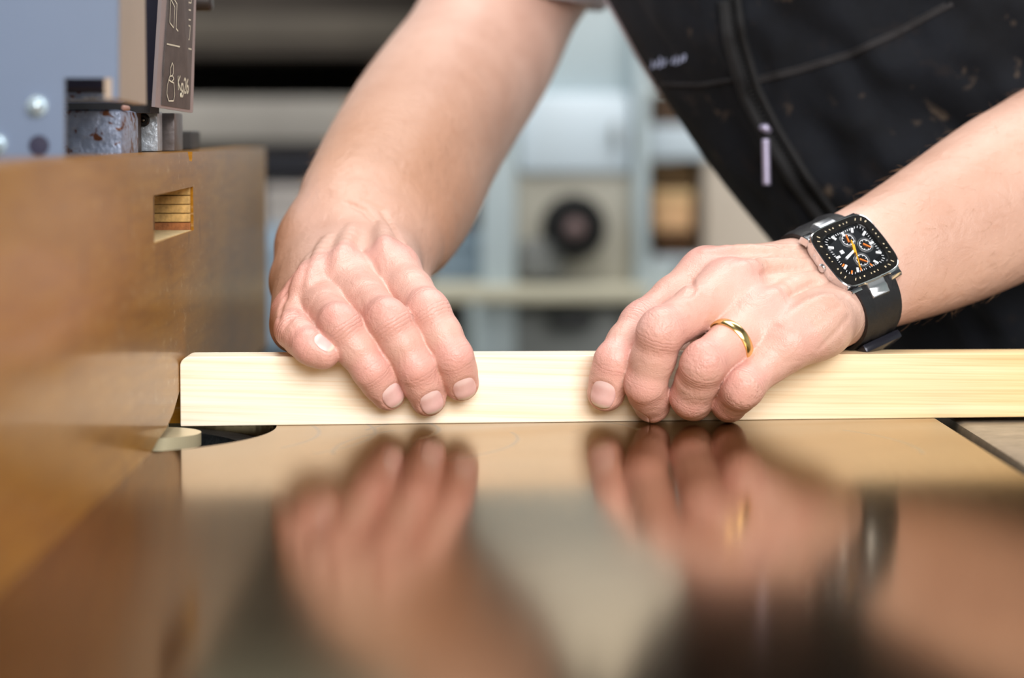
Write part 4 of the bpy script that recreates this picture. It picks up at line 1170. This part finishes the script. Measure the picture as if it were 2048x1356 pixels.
q = on_path(zp, 60, .0018); g = G(); g.tube(q, .0035, 8); g.build('zip_flap', m_flap, vest, smooth=True)
q = on_path([(x + 26, y - 12) for x, y in zp], 60, .0008); g = G(); g.tube(q, .0022, 8); g.build('zip_flap', m_flap, vest, smooth=True)
q = on_path([(x + 12, y - 5) for x, y in zp], 60, .0016)
g = G()
for k in range(0, len(q) - 1):
    d = unit(np.array(q[k + 1]) - np.array(q[k])); g.cyl(np.array(q[k]) - d * .0006, np.array(q[k]) + d * .0006, .0016, n=8)
z = g.build('zip_teeth', m_flap, vest); z['kind'] = 'stuff'
m_zip = simple('zip_metal', lin(176, 170, 196), .35, .6, .05, 150)
a = on(1530, 258, .006); b_ = on(1536, 282, .008); c = on(1534, 370, .009)
c = a + np.array([.0008, -.001, -(112 * .265 * .001)])
g = G(); g.tube([a + np.array([-.002, 0, .001]), a + np.array([0, -.002, .0005]), a + np.array([.0025, -.001, -.0015])], [.0018, .0025, .0015], 10); sl = g.build('zip_slider', m_zip, vest, smooth=True)
pts = [a + (c - a) * t + np.array([0, -.002, 0]) for t in np.linspace(.18, 1, 24)]
g = G(); g.tube(pts, [.0016 + .0003 * (k % 2) + .0004 for k in range(24)], 10); g.build('zip_pull', m_zip, vest, smooth=True)
# small stitched logo tab with faint white marks
lg = [on(1306 + k * 8, 128 - k * 1.6, .0012) for k in range(9)]
m_logo = simple('faded_white_stitching', lin(150, 156, 182), .8, 0, .2, 200)
for k, (q_, h) in enumerate(zip(lg, (.9, .7, 1, .8, .0, .7, 1, .9, .6))):
    if q_ is None or h == 0: continue
    dz = .0030 * h
    g = G(); g.tube([q_ + np.array([-.0008, 0, -dz]), q_ + np.array([.0, -.0004, 0]), q_ + np.array([.0008 if k % 2 else -.0004, 0, dz])], .00055, 6); g.build('logo_stitch', m_logo, vest)
# light T-shirt: torso edge behind the vest and the sleeve hem
m_tee = simple('pale_grey_tshirt', lin(206, 204, 216), .85, 0, .05, 60, .0004)
tee, _ = garment('t_shirt', m_tee, PERSON, 50, 60, False, 164., 100., 14., -7., 0.0, .36, -1.2, 1.15, .001)
U1 = M(1006, -10, 382); U2 = M(1230, -400, 412); e1 = unit(np.array([1.0, 0, -.15])); e2 = np.array([0, 1.0, 0])
V = []; F = []; n = 64; rows = 26
for i in range(rows):
    f = i / (rows - 1)
    for k in range(n):
        a_ = 2 * math.pi * k / n; wob = 1.2 * math.sin(a_ * 3 + f * 4) + .8 * math.sin(a_ * 5 - f * 7)
        r_ = (53.5 + 6 * f) + wob + (1.0 if i in (2, 3) else 0) - (0.8 if i == 4 else 0)
        V.append((U1 + (U2 - U1) * f + (e1 * math.cos(a_) * 1.12 + e2 * math.sin(a_) * 1.1) * r_) * .001)
for i in range(rows - 1):
    for k in range(n): F.append((i * n + k, i * n + (k + 1) % n, (i + 1) * n + (k + 1) % n, (i + 1) * n + k))
g = G(); g.add(V, F); sl = g.build('sleeve', m_tee, PERSON, smooth=True); so = sl.modifiers.new('thickness', 'SOLIDIFY'); so.thickness = .0015; so.offset = -1

# fine hair on the forearms
m_hair = simple('arm_hair', lin(168, 128, 92), .5, 0, .2, 90)
rng = np.random.default_rng(3); hv = []; hf = []
def hairs(fld, v, mask, d, nh):
    idx = rng.choice(np.where(mask)[0], nh); pp = v[idx]; e = .6
    gr = np.stack([evalf(fld, pp + np.eye(3)[k] * e) - evalf(fld, pp - np.eye(3)[k] * e) for k in range(3)], 1)
    for p, g_ in zip(pp, gr):
        nrm = unit(g_)
        t = unit(d + rng.normal(0, .45, 3)); t = unit(t - nrm * (t @ nrm)); Lh = rng.uniform(4, 9)
        side = unit(np.cross(t, nrm)) * .045
        k0 = len(hv)
        for f in (0, .35, .7, 1):
            c = p + t * Lh * f + nrm * (.1 + Lh * .34 * math.sin(f * 1.5)); w_ = 1 - .8 * f
            hv.append((c - side * w_) * .001); hv.append((c + side * w_) * .001); hv.append((c + np.cross(t, side) * 1.6 * w_) * .001)
        for j in range(3):
            for q in range(3): hf.append((k0 + j * 3 + q, k0 + j * 3 + (q + 1) % 3, k0 + (j + 1) * 3 + (q + 1) % 3, k0 + (j + 1) * 3 + q))
tR = (vR - pR) @ dR; hairs(R_, vR, (tR > 12) & (tR < 190), -dR, 750)
tL = (vL - wc) @ w_a; hairs(L_, vL, (tL > 24), -w_a, 420)
g = G(); g.v = [tuple(x) for x in hv]; g.f = hf; o = g.build('arm_hair', m_hair, PERSON, smooth=True); o['kind'] = 'stuff'
# ------------------------------------------------------------------ workshop behind
def bgbox(name, x0, y0, x1, y1, Y, dep, mat, parent=None, bev=.004):
    a = P(x0, y1, Y); b_ = P(x1, y0, Y)
    return G().bevbox((a[0], Y * .001, a[2]), (b_[0], Y * .001 + dep, b_[2]), bev).build(name, mat, parent, autosmooth=.6)
m_pale = simple('pale_green_enamel', lin(176, 189, 193), .4, 0, .03, 8)
m_wpan = simple('white_enamel', lin(208, 222, 232), .35, 0, .02, 8)
m_bei = simple('beige_enamel_machine', lin(182, 178, 164), .45, 0, .05, 8)
m_gry = simple('grey_steel_sheet', lin(140, 144, 142), .45, .2, .12, 6)
m_crm = simple('cream_rail_paint', lin(196, 190, 168), .5, 0, .05, 8)
m_rub = simple('black_rubber_port', (.004, .004, .004), .9)
m_hub = simple('mauve_hub', lin(120, 100, 98), .5)
YM = 1500.0
mach = empty('woodworking_machine', P(1140, 1800, YM + 200) * np.array([1, 1, 0]) + np.array([0, 0, -.9]), 'pale green woodworking machine with a white door and a round black port', 'machine')
bgbox('upper_cabinet', 962, -60, 1298, 190, YM + 30, .45, m_pale, mach)
bgbox('unseen_bright_top', 962, -520, 1400, -62, YM + 10, .47, simple('unseen_top_white', lin(246, 248, 248), .4, 0, .02, 8), mach)  # added above the frame, unseen, to brighten the table's reflection
d = bgbox('white_door', 1036, 186, 1264, 348, YM, .06, m_wpan, mach, .01)
bgbox('door_handle', 1225, 245, 1237, 292, YM - 25, .025, m_gry, d, .004)
bgbox('lower_housing', 1030, 348, 1272, 572, YM + 10, .42, m_bei, mach)
bgbox('side_post', 962, 150, 1032, 720, YM - 20, .08, m_pale, mach)
bgbox('side_post', 1268, -60, 1300, 720, YM - 20, .08, m_pale, mach)
bgbox('cream_rail', 850, 572, 1300, 606, YM - 40, .10, m_crm, mach)
bgbox('apron_panel', 962, 606, 1300, 1400, YM + 20, .40, m_gry, mach)
c = P(1148, 455, YM); r = 53 * .52 * .001
g = G(); g.lathe(c + np.array([0, .012, 0]), (0, -1, 0), [(0, r * 1.25), (.012, r * 1.22), (.02, r * 1.02), (.05, r), (.05, r * .55), (.03, r * .5)], 40, False); pr = g.build('round_port', m_rub, mach, autosmooth=.6)
g = G(); g.lathe(c, (0, -1, 0), [(0, r * .44), (.035, r * .40), (.045, r * .25), (.047, .001)], 28, False); g.build('port_hub', m_hub, pr, autosmooth=.6)
bgbox('motor_block', 1096, 622, 1192, 664, YM - 10, .05, simple('dark_motor', lin(62, 64, 66), .5), mach, .012)
bgbox('grey_base_box', 1040, 480, 1130, 560, YM - 14, .04, simple('dull_grey_paint', lin(120, 122, 120), .6), mach, .008)  # plain grey box before the lower housing

# shelf rack and goods at the right of the machine
rack = empty('shelf_rack', P(1420, 1800, 1750) * np.array([1, 1, 0]) + np.array([0, 0, -.9]), 'white shelf rack holding brown boxes beside the pale machine', 'shelf')
bgbox('shelf', 1300, 250, 1560, 318, 1700, .4, m_wpan, rack)
bgbox('shelf', 1304, 514, 1560, 530, 1700, .4, m_wpan, rack)
bgbox('shelf', 1300, 100, 1560, 150, 1700, .4, m_wpan, rack)
bgbox('end_panel', 1402, 320, 1640, 1500, 1690, .42, simple('pinkish_beige_panel', lin(192, 178, 162), .6, 0, .05, 8), rack)
def goods(name, x0, y0, x1, y1, Y, dep, col, label, cat, lid=True):
    a = P(x0, y1, Y); b_ = P(x1, y0, Y)
    e = empty(name, ((a[0] + b_[0]) / 2, Y * .001 + dep / 2, a[2]), label, cat)
    h = (y1 - y0)
    ymid = y0 + h * .28
    bgbox('box_body', x0, ymid, x1, y1, Y, dep, simple(name + '_body_' + str(x0), lin(*col), .75, 0, .2, 10), e, .003)
    bgbox('box_lid', x0 - 3, y0, x1 + 3, ymid, Y - 4, dep + .008, simple(name + '_lid_' + str(x0), lin(*[min(255, int(c * 1.08)) for c in col]), .75, 0, .2, 10), e, .003)
    return e
goods('cardboard_box', 1308, 187, 1384, 249, 1720, .2, (86, 62, 42), 'dark brown box on the upper rack shelf near the vest', 'box')
goods('cardboard_box', 1310, 381, 1384, 462, 1722, .2, (238, 190, 142), 'light tan box on the lower rack shelf under the olive box', 'box')
goods('cardboard_box', 1308, 323, 1388, 379, 1724, .2, (88, 64, 30), 'olive brown box lying on top of the tan box in the rack', 'box')
goods('cardboard_box', 1312, 463, 1390, 511, 1718, .2, (76, 46, 10), 'dark amber box under the tan box in the rack', 'box')

# goods between the arm and the machine
goods('storage_crate', 862, 462, 960, 572, 1560, .25, (128, 146, 160), 'blue grey crate on the cream rail next to the forearm', 'crate')
goods('storage_crate', 890, 396, 960, 461, 1570, .2, (58, 44, 38), 'dark brown case stacked on the blue grey crate', 'crate')
goods('cardboard_box', 880, 318, 958, 395, 1575, .2, (160, 134, 104), 'beige box on top of the dark brown case by the machine post', 'box')

# dark storage wall at the left
YS = 1900.0
sto = empty('timber_store', P(600, 1800, YS + 200) * np.array([1, 1, 0]) + np.array([0, 0, -.9]), 'dark brown timber store in the background behind the fence', 'shelf')
bgbox('back_panel', -200, -500, 930, 1600, YS + 420, .03, m_dark, sto)
bgbox('shelf', -200, 88, 930, 112, YS, .42, m_dark, sto)
bgbox('shelf', -200, 286, 930, 300, YS, .42, m_dark, sto)
bgbox('upright', 860, -500, 930, 1600, YS, .42, simple('dark_upright', lin(64, 56, 48), .8), sto)
def plank(x0, y0, x1, y1, Y, col, label):
    a = P(x0, y1, Y); e = bgbox('stored_plank', x0, y0, x1, y1, Y, .25, simple('plank_%d_%d' % (x0, y0), lin(*col), .75, 0, .2, 7), None, .005)
    return tag(e, label, 'plank')
plank(-150, 28, 855, 87, 1900, (72, 64, 54), 'dull brown beam on the top shelf of the dark store')
plank(-150, 196, 855, 285, 1890, (140, 134, 126), 'wide grey plank lying on the second shelf of the dark store')
goods('tool_case', 520, 302, 668, 352, 1780, .25, (20, 20, 30), 'navy tool case behind the far end of the fence', 'case')
goods('storage_box', 530, 372, 664, 452, 1770, .2, (168, 160, 154), 'pale grey box beneath the navy tool case', 'box')
goods('storage_crate', 515, 453, 690, 700, 1760, .3, (140, 158, 174), 'large blue grey crate between the fence end and the wrist', 'crate')
